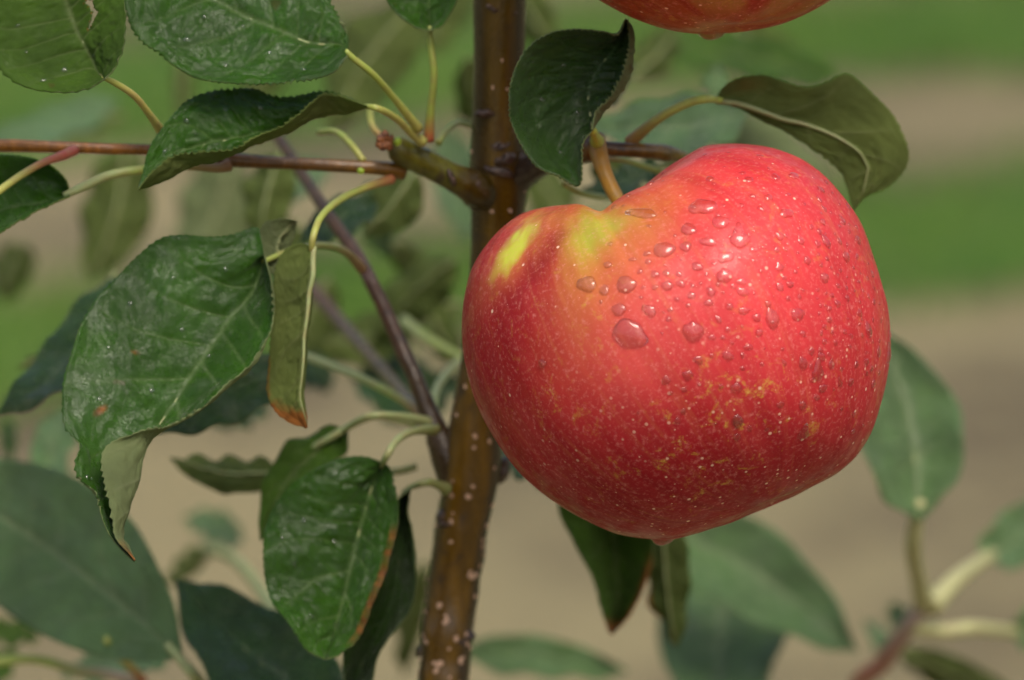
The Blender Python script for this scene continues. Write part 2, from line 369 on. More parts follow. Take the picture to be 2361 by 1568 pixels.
# ------------------------------------------------------------------ leaves
VIEW = None
def leaf(parent, rails, mid, face='top', mats=None, nv=60, nu=24, teeth=0.0, tspace=14, veins=8, dry=None, hole=None,
         stalk=None, srad=(7, 9), scols=(YG, YG), amp=1.0, seed=0, label=None, power=1.0, thick=.00028, midr=3.0, wav=0.0, tilt=0.0):
    """rails: polylines of (x,y,d) from base to tip, in order across the blade; mid = index of the midrib rail"""
    R = [cr([(p + (0,))[:3] for p in r], nv, power) for r in rails]
    R = np.array(R)                                   # rails, nv, 3
    R[..., 2] -= (R[..., 1] - R[..., 1].mean()) * tilt * PX * 100
    k = len(rails); pos = np.arange(k, dtype=float)
    t = np.linspace(0, k - 1, nu)
    t[np.argmin(abs(t - mid))] = mid
    m = np.zeros_like(R); m[1:-1] = (R[2:] - R[:-2]) / 2; m[0] = R[1] - R[0]; m[-1] = R[-1] - R[-2]
    i = np.clip(np.floor(t).astype(int), 0, k - 2); u = (t - i)[:, None, None]
    G_ = ((2*u**3 - 3*u**2 + 1) * R[i] + (u**3 - 2*u**2 + u) * m[i] + (-2*u**3 + 3*u**2) * R[i+1] + (u**3 - u**2) * m[i+1])
    G_ = G_.transpose(1, 0, 2)                        # nv, nu, 3
    U = np.where(t < mid, (t - mid) / max(mid, 1e-6), (t - mid) / max(k - 1 - mid, 1e-6))
    V = np.linspace(0, 1, nv) ** power
    if teeth:
        for col, inn, sgn in ((0, 3, 0), (nu - 1, nu - 4, 1)):
            e = G_[:, col]; dirv = e - G_[:, inn]; dirv[:, 2] *= 0; ln = np.linalg.norm(dirv, axis=1) + 1e-6
            tang = np.gradient(e, axis=0); tang[:, 2] = 0; tl = np.linalg.norm(tang, axis=1) + 1e-6
            nrm = np.stack([tang[:, 1], -tang[:, 0], 0 * tl], 1) / tl[:, None]
            nrm *= np.sign((nrm * dirv).sum(1))[:, None]
            arc = np.cumsum(tl)
            ph = arc / tspace + .35 * vnoise(arc / 60, arc * 0, seed)
            saw = (ph % 1.0); saw = np.where(saw < .75, saw / .75, (1 - saw) / .25) - .35
            am = teeth * (.75 + .5 * vnoise(arc / 25, arc * 0 + 3, seed)) * np.clip(np.minimum(V, 1 - V) * 14, 0, 1)
            e += nrm * (saw * am)[:, None]
    UU, VV = np.meshgrid(U, V)
    sideoff = np.where(UU < 0, .5, 0.0)
    au = np.abs(UU)
    ph = (VV * (1 + .1 * np.sin(VV * 9 + seed)) - .20 * au ** .85 * (1 - .4 * VV)) * veins + sideoff + .12 * vnoise(VV * 7, UU * 2, seed + 2)
    dist = np.abs(ph - np.round(ph))
    lat = np.exp(-(dist / .045) ** 2) * np.clip(1.15 - au, 0, 1) * np.clip((VV) * 12, 0, 1)
    midm = np.exp(-(au / .028) ** 2)
    vein = np.clip(np.maximum(lat * .8, midm), 0, 1)
    W = P(G_[..., 0], G_[..., 1], G_[..., 2])
    dv = np.gradient(W, axis=0); du = np.gradient(W, axis=1)
    N = np.cross(du, dv); N /= (np.linalg.norm(N, axis=2)[..., None] + 1e-12)
    area = np.linalg.norm(np.cross(du, dv), axis=2)
    toward = ((N * (CAM - W)).sum(2) / np.linalg.norm(CAM - W, axis=2) * area).sum()
    flip = (toward > 0) != (face == 'top')
    if flip: N = -N                                   # N points out of the upper side
    h = -.00022 * np.exp(-(dist / .16) ** 2) * np.clip(1 - au, 0, 1) - .0004 * np.exp(-(au / .07) ** 2)
    h += .00028 * vnoise(VV * 22, UU * 8, seed) * (1 - au * .5) + .0008 * wav * au ** 2 * np.sin(VV * 22 + seed + 2 * np.sign(UU))
    h += .0005 * vnoise(VV * 6, UU * 2.3, seed + 9) + .00012 * vnoise(VV * 46, UU * 17, seed + 1)
    h *= amp * np.clip(np.minimum(VV * 8, (1 - VV) * 8), 0, 1)
    W = W + N * h[..., None]
    verts = W.reshape(-1, 3)
    keep = np.ones((nv - 1, nu - 1), bool)
    if hole is not None:
        cx = G_[..., 0]; cy = G_[..., 1]
        hv = hole(cx, cy)
        keep = ~(hv[:-1, :-1] > .5)
    idx = np.arange(nv * nu).reshape(nv, nu)
    a, b, c, d = idx[:-1, :-1], idx[:-1, 1:], idx[1:, 1:], idx[1:, :-1]
    q = np.stack([a, b, c, d], -1)[keep]              # normal = du x dv
    if flip: q = q[:, ::-1]
    me = new_mesh("leaf", verts, q.tolist())
    uvl = me.uv_layers.new(name="UVMap"); li = np.empty(len(me.loops), np.int32); me.loops.foreach_get("vertex_index", li)
    uvv = np.stack([UU.ravel() * .5 + .5, VV.ravel()], 1)[li]; uvl.data.foreach_set("uv", uvv.ravel().astype(np.float32))
    dr = np.zeros_like(UU) if dry is None else np.clip(dry(UU, VV, G_[..., 0], G_[..., 1]), 0, 1)
    if hole is not None:
        dr = np.maximum(dr, .0)
    if teeth: dr = np.maximum(dr, 0)
    set_col(me, "pig", np.stack([vein.ravel(), dr.ravel(), 0 * dr.ravel()], 1))
    mats = mats or (TOP, UND)
    o = add("leaf", me, parent, mats, label)
    s = o.modifiers.new("thickness", 'SOLIDIFY'); s.thickness = thick; s.offset = -1; s.material_offset = 1; s.material_offset_rim = 1
    s.use_even_offset = False
    # midrib along the underside and the stalk
    mi = int(np.argmin(abs(t - mid)))
    mw = W[::max(1, nv // 12), mi] - N[::max(1, nv // 12), mi] * (thick + .0001)
    rr = np.linspace(midr, .8, len(mw)) * PX
    me2, *_ = tube_mesh("midrib", mw, rr, [PALE, PALE], seg=6, n=len(mw) * 2, raw=True)
    add("midrib", me2, o, [STALK])
    if stalk:
        b0 = W[2, mi] - N[2, mi] * thick
        pts = [tuple(G_[min(4, nv - 1), mi])] + [tuple((p + (0,))[:3]) for p in stalk]
        ra = np.linspace(srad[0], srad[1], len(pts)); ra[0] *= .8
        ra[-1] *= 1.35
        me3, *_ = tube_mesh("leaf_stalk", pts, ra, scols, seg=10, n=len(pts) * 6)
        add("leaf_stalk", me3, o, [STALK])
    return o

def auto(parent, b, tp, hw, bow=0, roll=0, fold=.25, curl=.0, face='top', mats=None, stalk=None, srad=(8, 10), scols=(PALE, PALE), seed=0, label=None, dry=None, nv=44, nu=17, shape=1.0, wav=1.0, teeth=0):
    """a blade between two points: hw half width, bow sideways, roll about the midrib (deg), fold keel depth"""
    b = np.array(b, float); tp = np.array(tp, float); n = 9
    if b[2] > 4.5: b[2] += 1.4; tp[2] += 1.4
    s = np.linspace(0, 1, n); ax = tp[:2] - b[:2]; L = np.linalg.norm(ax); ax /= L; nr = np.array([-ax[1], ax[0]])
    midp = b[None] + (tp - b)[None] * s[:, None]; midp[:, :2] += nr * (np.sin(s * math.pi) * bow)[:, None]
    midp[:, 2] += curl * (s ** 2)
    prof = (np.sin(np.pi * s ** (.80 * shape)) ** .75); prof[0] = .03; prof[-1] = .0
    rr = math.radians(roll); rails = []
    for sd in (-1, -.5, 0, .5, 1):
        off = hw * prof * sd
        q = midp.copy(); q[:, :2] += nr * (off * math.cos(rr))[:, None]
        depth_cm = off * math.sin(rr) * PX * 100 - fold * hw * PX * 100 * prof * abs(sd) ** 1.3 * (1 if face == 'top' else -1)
        q[:, 2] += depth_cm
        rails.append([tuple(v) for v in q])
    return leaf(parent, rails, 2, face, mats, nv, nu, teeth, 14, 7, dry, None, stalk, srad, scols, 1.2, seed, label, midr=4, wav=wav, tilt=.45 if face == 'top' else .1)

def Z(pts, d0, d1=None):
    """append depth to xy polyline, linear from d0 to d1"""
    d1 = d0 if d1 is None else d1; n = len(pts)
    return [(x, y, d0 + (d1 - d0) * i / (n - 1)) for i, (x, y) in enumerate(pts)]

# --- in-focus leaves, traced -------------------------------------------------
HP = np.array([(197, 0), (212, 2), (213, 20), (224, 28), (216, 44), (211, 60), (203, 70), (201, 66), (207, 50), (210, 30), (203, 16), (192, 8)])
def in_poly(x, y, poly=HP):
    c = np.zeros(x.shape, bool); n = len(poly)
    for i in range(n):
        x1, y1_ = poly[i]; x2, y2_ = poly[(i + 1) % n]
        cond = ((y1_ > y) != (y2_ > y)) & (x < (x2 - x1) * (y - y1_) / (y2_ - y1_ + 1e-9) + x1)
        c ^= cond
    return c.astype(float)
def l1dry(u, v, x, y):
    d = np.min(np.stack([np.hypot(x - px, y - py) for px, py in HP]), 0)
    return np.clip(1.1 - d / 2.5, 0, .7)
WL0 = leaf(TREE, [
    Z([(240, 182), (200, 205), (140, 211), (60, 203), (15, 178), (-30, 120), (-60, 20), (-30, -80), (110, -140)], -1.0, -.4),
    Z([(240, 182), (215, 185), (160, 175), (95, 150), (45, 110), (20, 40), (30, -50), (110, -140)], -.8, -.2),
    Z([(240, 182), (225, 168), (202, 120), (180, 77), (165, 40), (150, 0), (130, -70), (110, -140)], -.6, 0),
    Z([(240, 182), (248, 165), (245, 130), (240, 80), (232, 30), (215, -30), (180, -90), (110, -140)], -.9, -.3),
    Z([(240, 182), (262, 155), (280, 115), (288, 60), (287, 10), (272, -40), (225, -100), (110, -140)], -1.2, -.4)],
    2, 'top', (TOPM, UND), nv=230, nu=70, teeth=6, tspace=28, veins=7, dry=l1dry, hole=in_poly,
    stalk=[(262, 190, -.4), (310, 222, 0), (345, 265, .6), (372, 303, 1.4)], srad=(7, 9), scols=[YG, (.36, .30, .08), YG2], seed=3,
    label="matt green leaf with a torn hole, top left corner")
WL1 = leaf(TREE, [
    Z([(800, 128), (772, 165), (700, 190), (610, 197), (520, 190), (440, 172), (372, 130), (315, 85), (287, 20), (285, -50), (300, -120)], .35, .5),
    Z([(800, 128), (760, 145), (690, 160), (610, 160), (520, 140), (440, 100), (390, 50), (350, -20), (300, -120)], .62, .7),
    Z([(800, 128), (787, 101), (716, 92), (633, 63), (547, 23), (470, -20), (390, -70), (300, -120)], .80, .9),
    Z([(800, 128), (797, 70), (760, 35), (680, -10), (590, -50), (470, -95), (390, -110), (300, -120)], .85, 1.0),
    Z([(800, 128), (800, 85), (775, 22), (735, -30), (640, -100), (500, -150), (390, -150), (300, -120)], .9, 1.1)],
    2, 'top', (TOP, UND), nv=200, nu=60, teeth=7, tspace=15, veins=8, seed=5, amp=1.5, tilt=.22,
    stalk=[(812, 133, .7), (860, 172, 1.0), (915, 235, 1.8), (965, 298, 2.6)], srad=(7, 9), scols=[YG, YG, YG2],
    label="large glossy dark green leaf reflecting the sky, top left")
WL2 = leaf(TREE, [
    Z([(846, 243), (800, 222), (740, 210), (683, 221), (633, 222), (583, 203), (500, 207), (440, 228), (392, 275), (347, 340), (330, 398), (318, 435)], 1.35, .5),
    Z([(846, 244), (790, 238), (735, 238), (680, 252), (620, 250), (560, 245), (490, 255), (430, 280), (385, 325), (345, 380), (325, 420), (318, 435)], 1.25, .4),
    Z([(846, 244), (795, 250), (735, 258), (670, 284), (610, 300), (560, 315), (490, 326), (430, 345), (385, 375), (348, 408), (327, 428), (318, 435)], 1.15, .3),
    Z([(846, 246), (795, 257), (733, 268), (663, 296), (592, 326), (540, 350), (500, 364), (450, 374), (410, 392), (370, 414), (340, 428), (318, 435)], 1.0, .1),
    Z([(846, 243), (800, 225), (748, 218), (712, 240), (665, 275), (592, 312), (545, 338), (480, 345), (400, 352), (362, 382), (335, 412), (318, 435)], .4, -.3)],
    2, 'top', (TOP, UNDM), nv=220, nu=60, teeth=6, tspace=15, veins=8, seed=8, amp=1.4, tilt=.2,
    stalk=[(870, 250, 1.0), (915, 275, 1.8), (950, 310, 2.6), (975, 328, 2.9)], srad=(7, 10), scols=[YG, YG2, YG2],
    label="glossy leaf with its lower margin curled up over the thin twig")
leaf(TREE, [
    Z([(990, 70), (950, 60), (920, 35), (895, 0), (880, -60), (900, -130), (950, -190)], 2.0),
    Z([(990, 70), (970, 40), (950, -20), (930, -100), (950, -190)], 2.3),
    Z([(990, 70), (990, 40), (988, -20), (975, -100), (950, -190)], 2.4),
    Z([(990, 70), (1008, 45), (1022, -20), (1000, -110), (950, -190)], 2.3),
    Z([(990, 70), (1015, 62), (1033, 35), (1052, -5), (1055, -70), (1020, -140), (950, -190)], 2.0)],
    2, 'top', (TOP, UND), nv=110, nu=34, teeth=3, veins=7, seed=11,
    stalk=[(992, 100, 2.4), (1000, 170, 2.5), (993, 250, 2.8), (988, 325, 3.1)], srad=(7, 10), scols=[YG, YG, YG, YG, RD],
    label="dark leaf with a red-based stalk at the top edge, beside the trunk")
WL3 = leaf(TREE, [
    Z([(1364, 300), (1342, 330), (1338, 380), (1333, 424), (1290, 405), (1240, 385), (1207, 340), (1181, 285), (1173, 225), (1186, 165), (1213, 115), (1258, 83), (1320, 72), (1385, 76), (1424, 82), (1443, 45)], -.2, .4),
    Z([(1364, 300), (1345, 305), (1320, 330), (1290, 345), (1262, 320), (1245, 270), (1240, 215), (1260, 160), (1310, 120), (1370, 105), (1415, 95), (1443, 45)], .3, .9),
    Z([(1364, 300), (1362, 270), (1355, 240), (1362, 190), (1385, 150), (1413, 115), (1430, 85), (1443, 45)], .7, 1.2),
    Z([(1364, 300), (1374, 284), (1402, 248), (1428, 212), (1452, 165), (1460, 120), (1459, 70), (1443, 45)], .4, 1.0),
    Z([(1364, 299), (1369, 272), (1390, 240), (1412, 205), (1430, 170), (1443, 130), (1449, 85), (1443, 45)], -.3, .7)],
    2, 'top', (TOPD, UND), nv=240, nu=70, teeth=6, tspace=13, veins=8, seed=14, amp=1.0,
    stalk=[(1366, 302, .8), (1372, 315, 1.2), (1376, 326, 1.6)], srad=(9, 13), scols=[(.45, .55, .08), (.45, .55, .08)],
    label="dark wet serrated leaf hanging right of the trunk, its edge folded")
WL4 = leaf(TREE, [
    Z([(608, 590), (602, 550), (592, 523), (533, 541), (470, 546), (417, 543), (367, 552), (317, 589), (273, 632), (217, 692), (187, 749), (163, 822), (147, 872), (143, 939), (150, 990), (182, 1028), (171, 1070), (180, 1110), (213, 1134), (224, 1160), (240, 1205), (264, 1248), (310, 1293)], .15, -.5),
    Z([(608, 592), (575, 600), (510, 620), (440, 640), (380, 690), (330, 760), (290, 840), (262, 920), (240, 1000), (225, 1070), (230, 1130), (245, 1190), (270, 1240), (310, 1293)], .25, -.25),
    Z([(608, 595), (580, 672), (530, 735), (450, 850), (400, 925), (340, 1015), (295, 1085), (268, 1150), (262, 1215), (310, 1293)], .50, .0),
    Z([(608, 592), (626, 660), (630, 700), (621, 752), (595, 800), (565, 846), (515, 887), (470, 928), (415, 966), (350, 1004), (330, 1052), (310, 1112), (291, 1170), (278, 1235), (310, 1293)], .05, -.3),
    Z([(608, 590), (629, 660), (634, 700), (626, 750), (601, 800), (571, 845), (521, 885), (474, 925), (400, 965), (318, 996), (254, 1022), (233, 1050), (233, 1110), (252, 1180), (262, 1235), (310, 1293)], -.2, -.7)],
    2, 'top', (TOP, UND), nv=300, nu=80, teeth=4, tspace=18, veins=8, seed=17, wav=.3, tilt=.42, amp=1.5,
    dry=lambda u, v, x, y: np.clip(1.4 - np.hypot((x - 232) * .8 + (y - 945) * .45, (y - 945) * .9 + (x - 232) * .2) / 9, 0, .9) + np.clip((v - .93) * 14, 0, .8) * (u > .6) + np.clip(1.2 - np.hypot(x - 312, (y - 812) * 1.6) / 9, 0, .6),
    stalk=[(650, 585, 2.0), (700, 572, 3.0), (745, 566, 3.6), (795, 580, 4.2), (835, 620, 5.0)], srad=(7, 10), scols=[YG, OL, OL, (.25, .12, .06)],
    label="biggest glossy leaf, left of the trunk, tip folded to its pale underside")
leaf(TREE, [
    Z([(640, 640), (610, 620), (592, 570), (592, 540), (610, 515), (650, 503), (682, 508)], 1.6, 2.4),
    Z([(640, 640), (635, 590), (640, 550), (660, 525), (682, 508)], 1.8, 2.6),
    Z([(640, 640), (652, 600), (668, 560), (682, 535), (682, 508)], 2.2, 2.8)],
    1, 'under', (TOPM, UND), nv=80, nu=30, teeth=2, veins=4, seed=21, label="small pale folded leaf behind the biggest leaf")
leaf(TREE, [
    Z([(718, 568), (690, 561), (655, 578), (636, 615), (630, 680), (625, 760), (618, 850), (615, 900), (628, 940), (668, 975), (706, 987)], .95, 1.0),
    Z([(718, 568), (700, 590), (680, 640), (668, 720), (660, 800), (655, 880), (662, 940), (690, 970), (706, 987)], .95, 1.05),
    Z([(718, 568), (714, 620), (706, 700), (698, 780), (692, 860), (688, 920), (698, 960), (706, 987)], .9, 1.0),
    Z([(718, 570), (723, 620), (717, 700), (706, 780), (698, 860), (694, 920), (704, 960), (706, 987)], 1.25, 1.2)],
    2, 'under', (TOPM, UNDM), nv=160, nu=44, teeth=3, tspace=20, veins=7, seed=23,
    dry=lambda u, v, x, y: np.clip((y - 925 + .35 * (660 - x) + 10 * vnoise(x / 9, y / 9)) / 26, 0, .95) * (y > 900) + np.clip((890 - 10 * 0 - x * 0) * 0, 0, 1) + np.clip(1 - np.abs(x - 617) / 6, 0, .5) * (y > 820),
    stalk=[(722, 545, .8), (740, 500, 1.2), (785, 460, 2.0), (845, 432, 2.6), (903, 413, 3.2)], srad=(8, 9), scols=[YG2, YG, YG, (.40, .12, .06)], midr=8,
    label="narrow olive leaf hanging edge-on with a browned tip")
WL5 = leaf(TREE, [
    Z([(882, 1066), (845, 1053), (790, 1055), (730, 1080), (670, 1120), (630, 1170), (608, 1240), (610, 1320), (630, 1390), (660, 1440), (700, 1492), (735, 1512), (752, 1518)], 2.7, 3.1),
    Z([(882, 1066), (845, 1090), (790, 1125), (735, 1180), (705, 1250), (700, 1330), (712, 1410), (735, 1475), (752, 1518)], 2.85, 3.2),
    Z([(882, 1066), (860, 1120), (835, 1200), (812, 1290), (792, 1380), (770, 1460), (752, 1518)], 3.05, 3.4),
    Z([(882, 1066), (888, 1110), (875, 1200), (858, 1290), (828, 1380), (790, 1460), (752, 1518)], 2.95, 3.35),
    Z([(882, 1066), (905, 1090), (915, 1140), (914, 1190), (903, 1260), (880, 1340), (850, 1415), (812, 1480), (782, 1508), (752, 1518)], 2.75, 3.2)],
    2, 'top', (TOP, UND), nv=170, nu=54, teeth=3, tspace=16, veins=8, seed=29, amp=1.9, wav=.4, tilt=.42,
    dry=lambda u, v, x, y: np.clip((u - .78) / .04, 0, 1) * np.clip((v - .28) * 12, 0, 1) * np.clip((.9 - v) * 10, 0, 1) * (.65 + .5 * vnoise(v * 40, v * 0)),
    stalk=[(893, 1048, 3.2), (915, 1015, 3.6), (950, 995, 4.2), (1005, 990, 5.2)], srad=(8, 10), scols=[PALE, PALE, OL],
    label="mottled wet leaf left of the lower trunk with an orange dried edge")
leaf(TREE, [
    Z([(966, 1116), (925, 1150), (890, 1240), (850, 1350), (800, 1460), (790, 1540), (800, 1620)], 4.2),
    Z([(966, 1116), (930, 1135), (925, 1240), (905, 1380), (860, 1480), (820, 1560), (800, 1620)], 5.0),
    Z([(966, 1116), (945, 1128), (940, 1180), (960, 1278), (953, 1378), (928, 1431), (887, 1485), (862, 1530), (850, 1580), (800, 1620)], 4.4)],
    1, 'top', (TOPD, UND), nv=90, nu=36, teeth=2, veins=8, seed=31,
    stalk=[(985, 1112, 5.0), (1010, 1118, 5.2), (1030, 1128, 5.4)], srad=(8, 12), scols=[OL, OL],
    label="dark leaf behind the mottled leaf beside the lower trunk")
# top-right curled leaf, seen from below
leaf(TREE, [
    Z([(1650, 228), (1665, 203), (1700, 181), (1760, 173), (1800, 186), (1836, 198), (1876, 200), (1912, 186), (1947, 170), (1966, 177), (2018, 224), (2053, 259), (2079, 306), (2093, 346), (2092, 375), (2076, 405), (2041, 436), (1994, 455), (1966, 485)], 2.6, 3.3),
    Z([(1650, 229), (1690, 212), (1760, 212), (1840, 232), (1920, 240), (1980, 275), (2025, 320), (2045, 365), (2030, 410), (1990, 450), (1966, 485)], 2.65, 3.3),
    Z([(1650, 230), (1700, 238), (1760, 258), (1794, 272), (1841, 282), (1912, 308), (1965, 338), (1996, 370), (2002, 405), (1988, 445), (1966, 485)], 2.68, 3.3),
    Z([(1650, 231), (1700, 246), (1770, 278), (1841, 305), (1900, 342), (1945, 378), (1968, 415), (1972, 450), (1966, 485)], 2.76, 3.3),
    Z([(1650, 232), (1700, 249), (1765, 283), (1806, 300), (1841, 320), (1876, 346), (1912, 374), (1940, 402), (1952, 432), (1959, 460), (1966, 485)], 2.84, 3.3)],
    2, 'under', (TOPM, UNDM), nv=150, nu=50, teeth=3, tspace=20, veins=5, seed=37, amp=.7, midr=8,
    dry=lambda u, v, x, y: .25 * np.clip(1.4 - np.hypot((x - 1700) / 60, (y - 195) / 22), 0, 1),
    stalk=[(1632, 228, 2.2), (1590, 236, 2.2), (1520, 272, 2.4), (1452, 328, 3.0)], srad=(9, 12), scols=[(.46, .56, .10), (.46, .56, .10), YG2, (.42, .16, .05)],
    label="olive leaf seen from below above the apple's right shoulder")
# left edge leaf with folded pale half
leaf(TREE, [
    Z([(160, 447), (150, 415), (118, 385), (70, 366), (0, 358), (-90, 370), (-160, 440), (-230, 600)], 1.8, 1.2),
    Z([(160, 447), (130, 420), (70, 410), (0, 425), (-90, 480), (-230, 600)], 2.1, 1.4),
    Z([(160, 448), (110, 460), (50, 470), (-20, 492), (-110, 540), (-230, 600)], 1.8, 1.2),
    Z([(160, 452), (120, 470), (60, 500), (0, 534), (-90, 580), (-230, 600)], .9, .6)],
    2, 'top', (TOP, UNDM), nv=120, nu=44, teeth=3, veins=7, seed=41,
    stalk=[(195, 430, 1.8), (250, 405, 1.8), (330, 391, 2.0), (430, 382, 2.3), (505, 387, 2.6), (528, 380, 2.7)], srad=(10, 12), scols=[PALE, PALE, YG, (.28, .26, .10), (.22, .09, .04)],
    label="wet leaf at the left edge under the thin twig, lower half pale")
me, *_ = tube_mesh("leaf_stalk", [(-120, 540, 0), (-40, 470, .4), (40, 410, 1.0), (100, 375, 1.5), (150, 357, 1.9), (172, 346, 2.2)], (8, 9, 9, 9, 12, 13), [YG2, YG2, YG2, YG2, (.45, .12, .08), (.35, .06, .05)], n=44)
add("leaf_stalk", me, TREE, [STALK], "yellow stalk with a red foot joining the thin twig at the left edge")

# --- soft leaves behind ------------------------------------------------------
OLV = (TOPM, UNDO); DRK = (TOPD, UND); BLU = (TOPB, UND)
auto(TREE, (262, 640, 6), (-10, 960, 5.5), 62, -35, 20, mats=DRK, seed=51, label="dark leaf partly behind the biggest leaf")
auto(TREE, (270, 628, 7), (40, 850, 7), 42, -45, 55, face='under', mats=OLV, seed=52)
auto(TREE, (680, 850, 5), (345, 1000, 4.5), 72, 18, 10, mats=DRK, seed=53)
auto(TREE, (802, 985, 4.6), (600, 1245, 5), 62, 34, 25, mats=(TOPM, UNDO), seed=54, stalk=[(850, 960, 5), (940, 962, 5.4), (995, 975, 5.8)], label="olive leaf behind the mottled leaf")
auto(TREE, (650, 1090, 6), (392, 1058, 6.5), 44, -22, 20, face='under', mats=OLV, seed=55, stalk=[(760, 1010, 6.2), (860, 960, 6.2), (960, 975, 6)])
auto(TREE, (150, 940, 10), (100, 1160, 10), 48, 10, 10, mats=BLU, seed=56)
auto(TREE, (15, 960, 12), (25, 1070, 12), 18, 0, 10, mats=DRK, seed=57)
auto(TREE, (275, 228, 15), (-60, 330, 14), 48, -12, 30, mats=BLU, seed=58)
auto(TREE, (290, 270, 16), (60, 330, 16), 34, 10, 30, face='under', mats=OLV, seed=59)
auto(TREE, (290, 345, 14), (205, 650, 14), 82, -20, 10, face='under', mats=OLV, seed=60, label="broad blurred olive leaf hanging behind the left twig")
auto(TREE, (540, 370, 17), (430, 610, 17), 95, -14, 10, face='under', mats=(TOPB, UND), seed=61)
auto(TREE, (650, 350, 9), (605, 570, 9), 58, 10, 10, face='under', mats=OLV, seed=62)
auto(TREE, (425, 130, 18), (418, 280, 18), 24, 0, 10, face='under', mats=OLV, seed=63)
auto(TREE, (960, 10, 14), (760, 310, 14), 92, 20, 15, face='under', mats=OLV, seed=64)
auto(TREE, (1075, -90, 17), (1000, 130, 17), 70, 20, 15, face='under', mats=OLV, seed=65)
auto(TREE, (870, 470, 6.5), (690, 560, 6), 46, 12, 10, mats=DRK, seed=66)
auto(TREE, (960, 395, 8), (838, 545, 8), 58, -12, 10, face='under', mats=OLV, seed=67)
auto(TREE, (1075, 705, 13), (880, 700, 13), 32, -8, 30, face='under', mats=OLV, seed=68)
auto(TREE, (960, 760, 12), (700, 790, 12), 62, -14, 20, face='under', mats=OLV, seed=69)
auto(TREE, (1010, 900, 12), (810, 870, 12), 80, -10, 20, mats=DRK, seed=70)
auto(TREE, (1030, 300, 16), (1085, 560, 16), 60, 0, 10, mats=BLU, seed=71)
auto(TREE, (1385, 250, 5.5), (1462, 145, 6), 34, -12, 20, mats=DRK, seed=72, label="small dark leaf behind the folded leaf")
auto(TREE, (1725, 265, 7), (1350, 290, 8), 72, -14, 10, mats=BLU, seed=73, label="blurred bluish leaf behind the right spur")
auto(TREE, (1930, 178, 14), (1450, 95, 15), 58, 12, 30, mats=(TOPM, UNDO), seed=74)
auto(TREE, (1645, 222, 8), (1655, 145, 8), 30, 0, 10, mats=BLU, seed=75)
auto(TREE, (1900, 560, 15), (1640, 240, 15), 110, 10, 20, face='under', mats=(TOPB, UND), seed=76)
auto(TREE, (1370, 330, 7), (1480, 480, 7), 50, 0, 20, face='under', mats=OLV, seed=77)
auto(TREE, (1530, 380, 6.5), (1340, 440, 6.5), 34, -6, 20, mats=DRK, seed=78, stalk=[(1560, 370, 5)])
auto(TREE, (1330, 1080, 7), (1150, 1040, 7), 60, 0, 10, mats=BLU, seed=79)
for k, (b_, t_, hw_, fc, mt) in enumerate([((1180, -60, 15), (1290, 120, 15), 55, 'under', OLV), ((690, 60, 17), (560, 260, 17), 60, 'under', OLV), ((1080, 130, 12), (1130, 330, 13), 46, 'under', OLV),
        ((620, 590, 14), (480, 760, 15), 60, 'top', DRK), ((760, 380, 13), (620, 470, 13), 46, 'top', BLU), ((900, 560, 13), (1010, 640, 14), 34, 'under', OLV), ((760, 900, 13), (640, 760, 13), 48, 'top', DRK),
        ((1000, 720, 14), (1075, 860, 14), 40, 'under', OLV), ((560, 1250, 15), (420, 1190, 15), 40, 'top', BLU), ((980, 1290, 13), (930, 1560, 14), 38, 'under', OLV), ((60, 560, 16), (10, 700, 16), 50, 'under', OLV),
        ((1450, 180, 12), (1560, 60, 13), 50, 'under', OLV), ((1300, 110, 13), (1360, 260, 13), 48, 'under', OLV), ((180, 1100, 13), (60, 1200, 14), 50, 'top', BLU), ((1050, 600, 11), (860, 790, 12), 66, 'under', OLV), ((760, 640, 12), (690, 830, 12), 60, 'under', OLV), ((1060, 870, 11), (900, 980, 12), 52, 'top', DRK), ((850, 420, 11), (900, 600, 12), 46, 'top', BLU), ((700, 520, 12), (560, 640, 12), 52, 'under', OLV), ((1300, 520, 15), (1210, 380, 15), 60, 'under', OLV), ((1700, 60, 16), (1880, 190, 16), 60, 'under', OLV), ((620, 930, 11), (480, 980, 12), 46, 'top', DRK)]):
    auto(TREE, b_, t_, hw_, 10, 20, face=fc, mats=mt, seed=120 + k)
# under the apple
leaf(TREE, [
    Z([(1380, 1120), (1310, 1130), (1288, 1165), (1325, 1245), (1370, 1340), (1398, 1430), (1408, 1462)], 7.4, 7.7),
    Z([(1385, 1120), (1350, 1180), (1375, 1290), (1402, 1380), (1408, 1462)], 7.7, 7.8),
    Z([(1390, 1120), (1412, 1200), (1420, 1290), (1425, 1390), (1408, 1462)], 8.2, 8.0),
    Z([(1395, 1120), (1460, 1160), (1502, 1220), (1500, 1290), (1478, 1365), (1438, 1432), (1408, 1462)], 7.6, 7.9)],
    2, 'top', (TOPM, UND), nv=80, nu=34, veins=7, seed=81,
    dry=lambda u, v, x, y: np.clip((u - .80) / .06, 0, 1) * np.clip((v - .45) * 6, 0, 1) + np.clip((v - .88) * 12, 0, 1),
    label="keeled leaf under the apple with a brown right edge and tip")
auto(TREE, (1530, 1170, 7.2), (1560, 1490, 7.6), 52, 6, 10, face='under', mats=OLV, seed=82, dry=lambda u, v, x, y: np.clip((u - .8) / .1, 0, .9) * np.clip((v - .45) * 6, 0, 1))
auto(TREE, (1420, 1170, 12), (1975, 1500, 12.4), 108, -36, 12, shape=1.15, mats=(TOPB, UND), seed=83, label="large blurred leaf below the apple pointing to the lower right")
auto(TREE, (1700, 1200, 13), (1660, 1720, 13), 150, 20, 10, mats=BLU, seed=84)
auto(TREE, (1060, 1500, 13), (1450, 1550, 13), 48, -10, 10, mats=(TOPB, UND), seed=85, label="blurred leaf beside the trunk at the bottom edge")
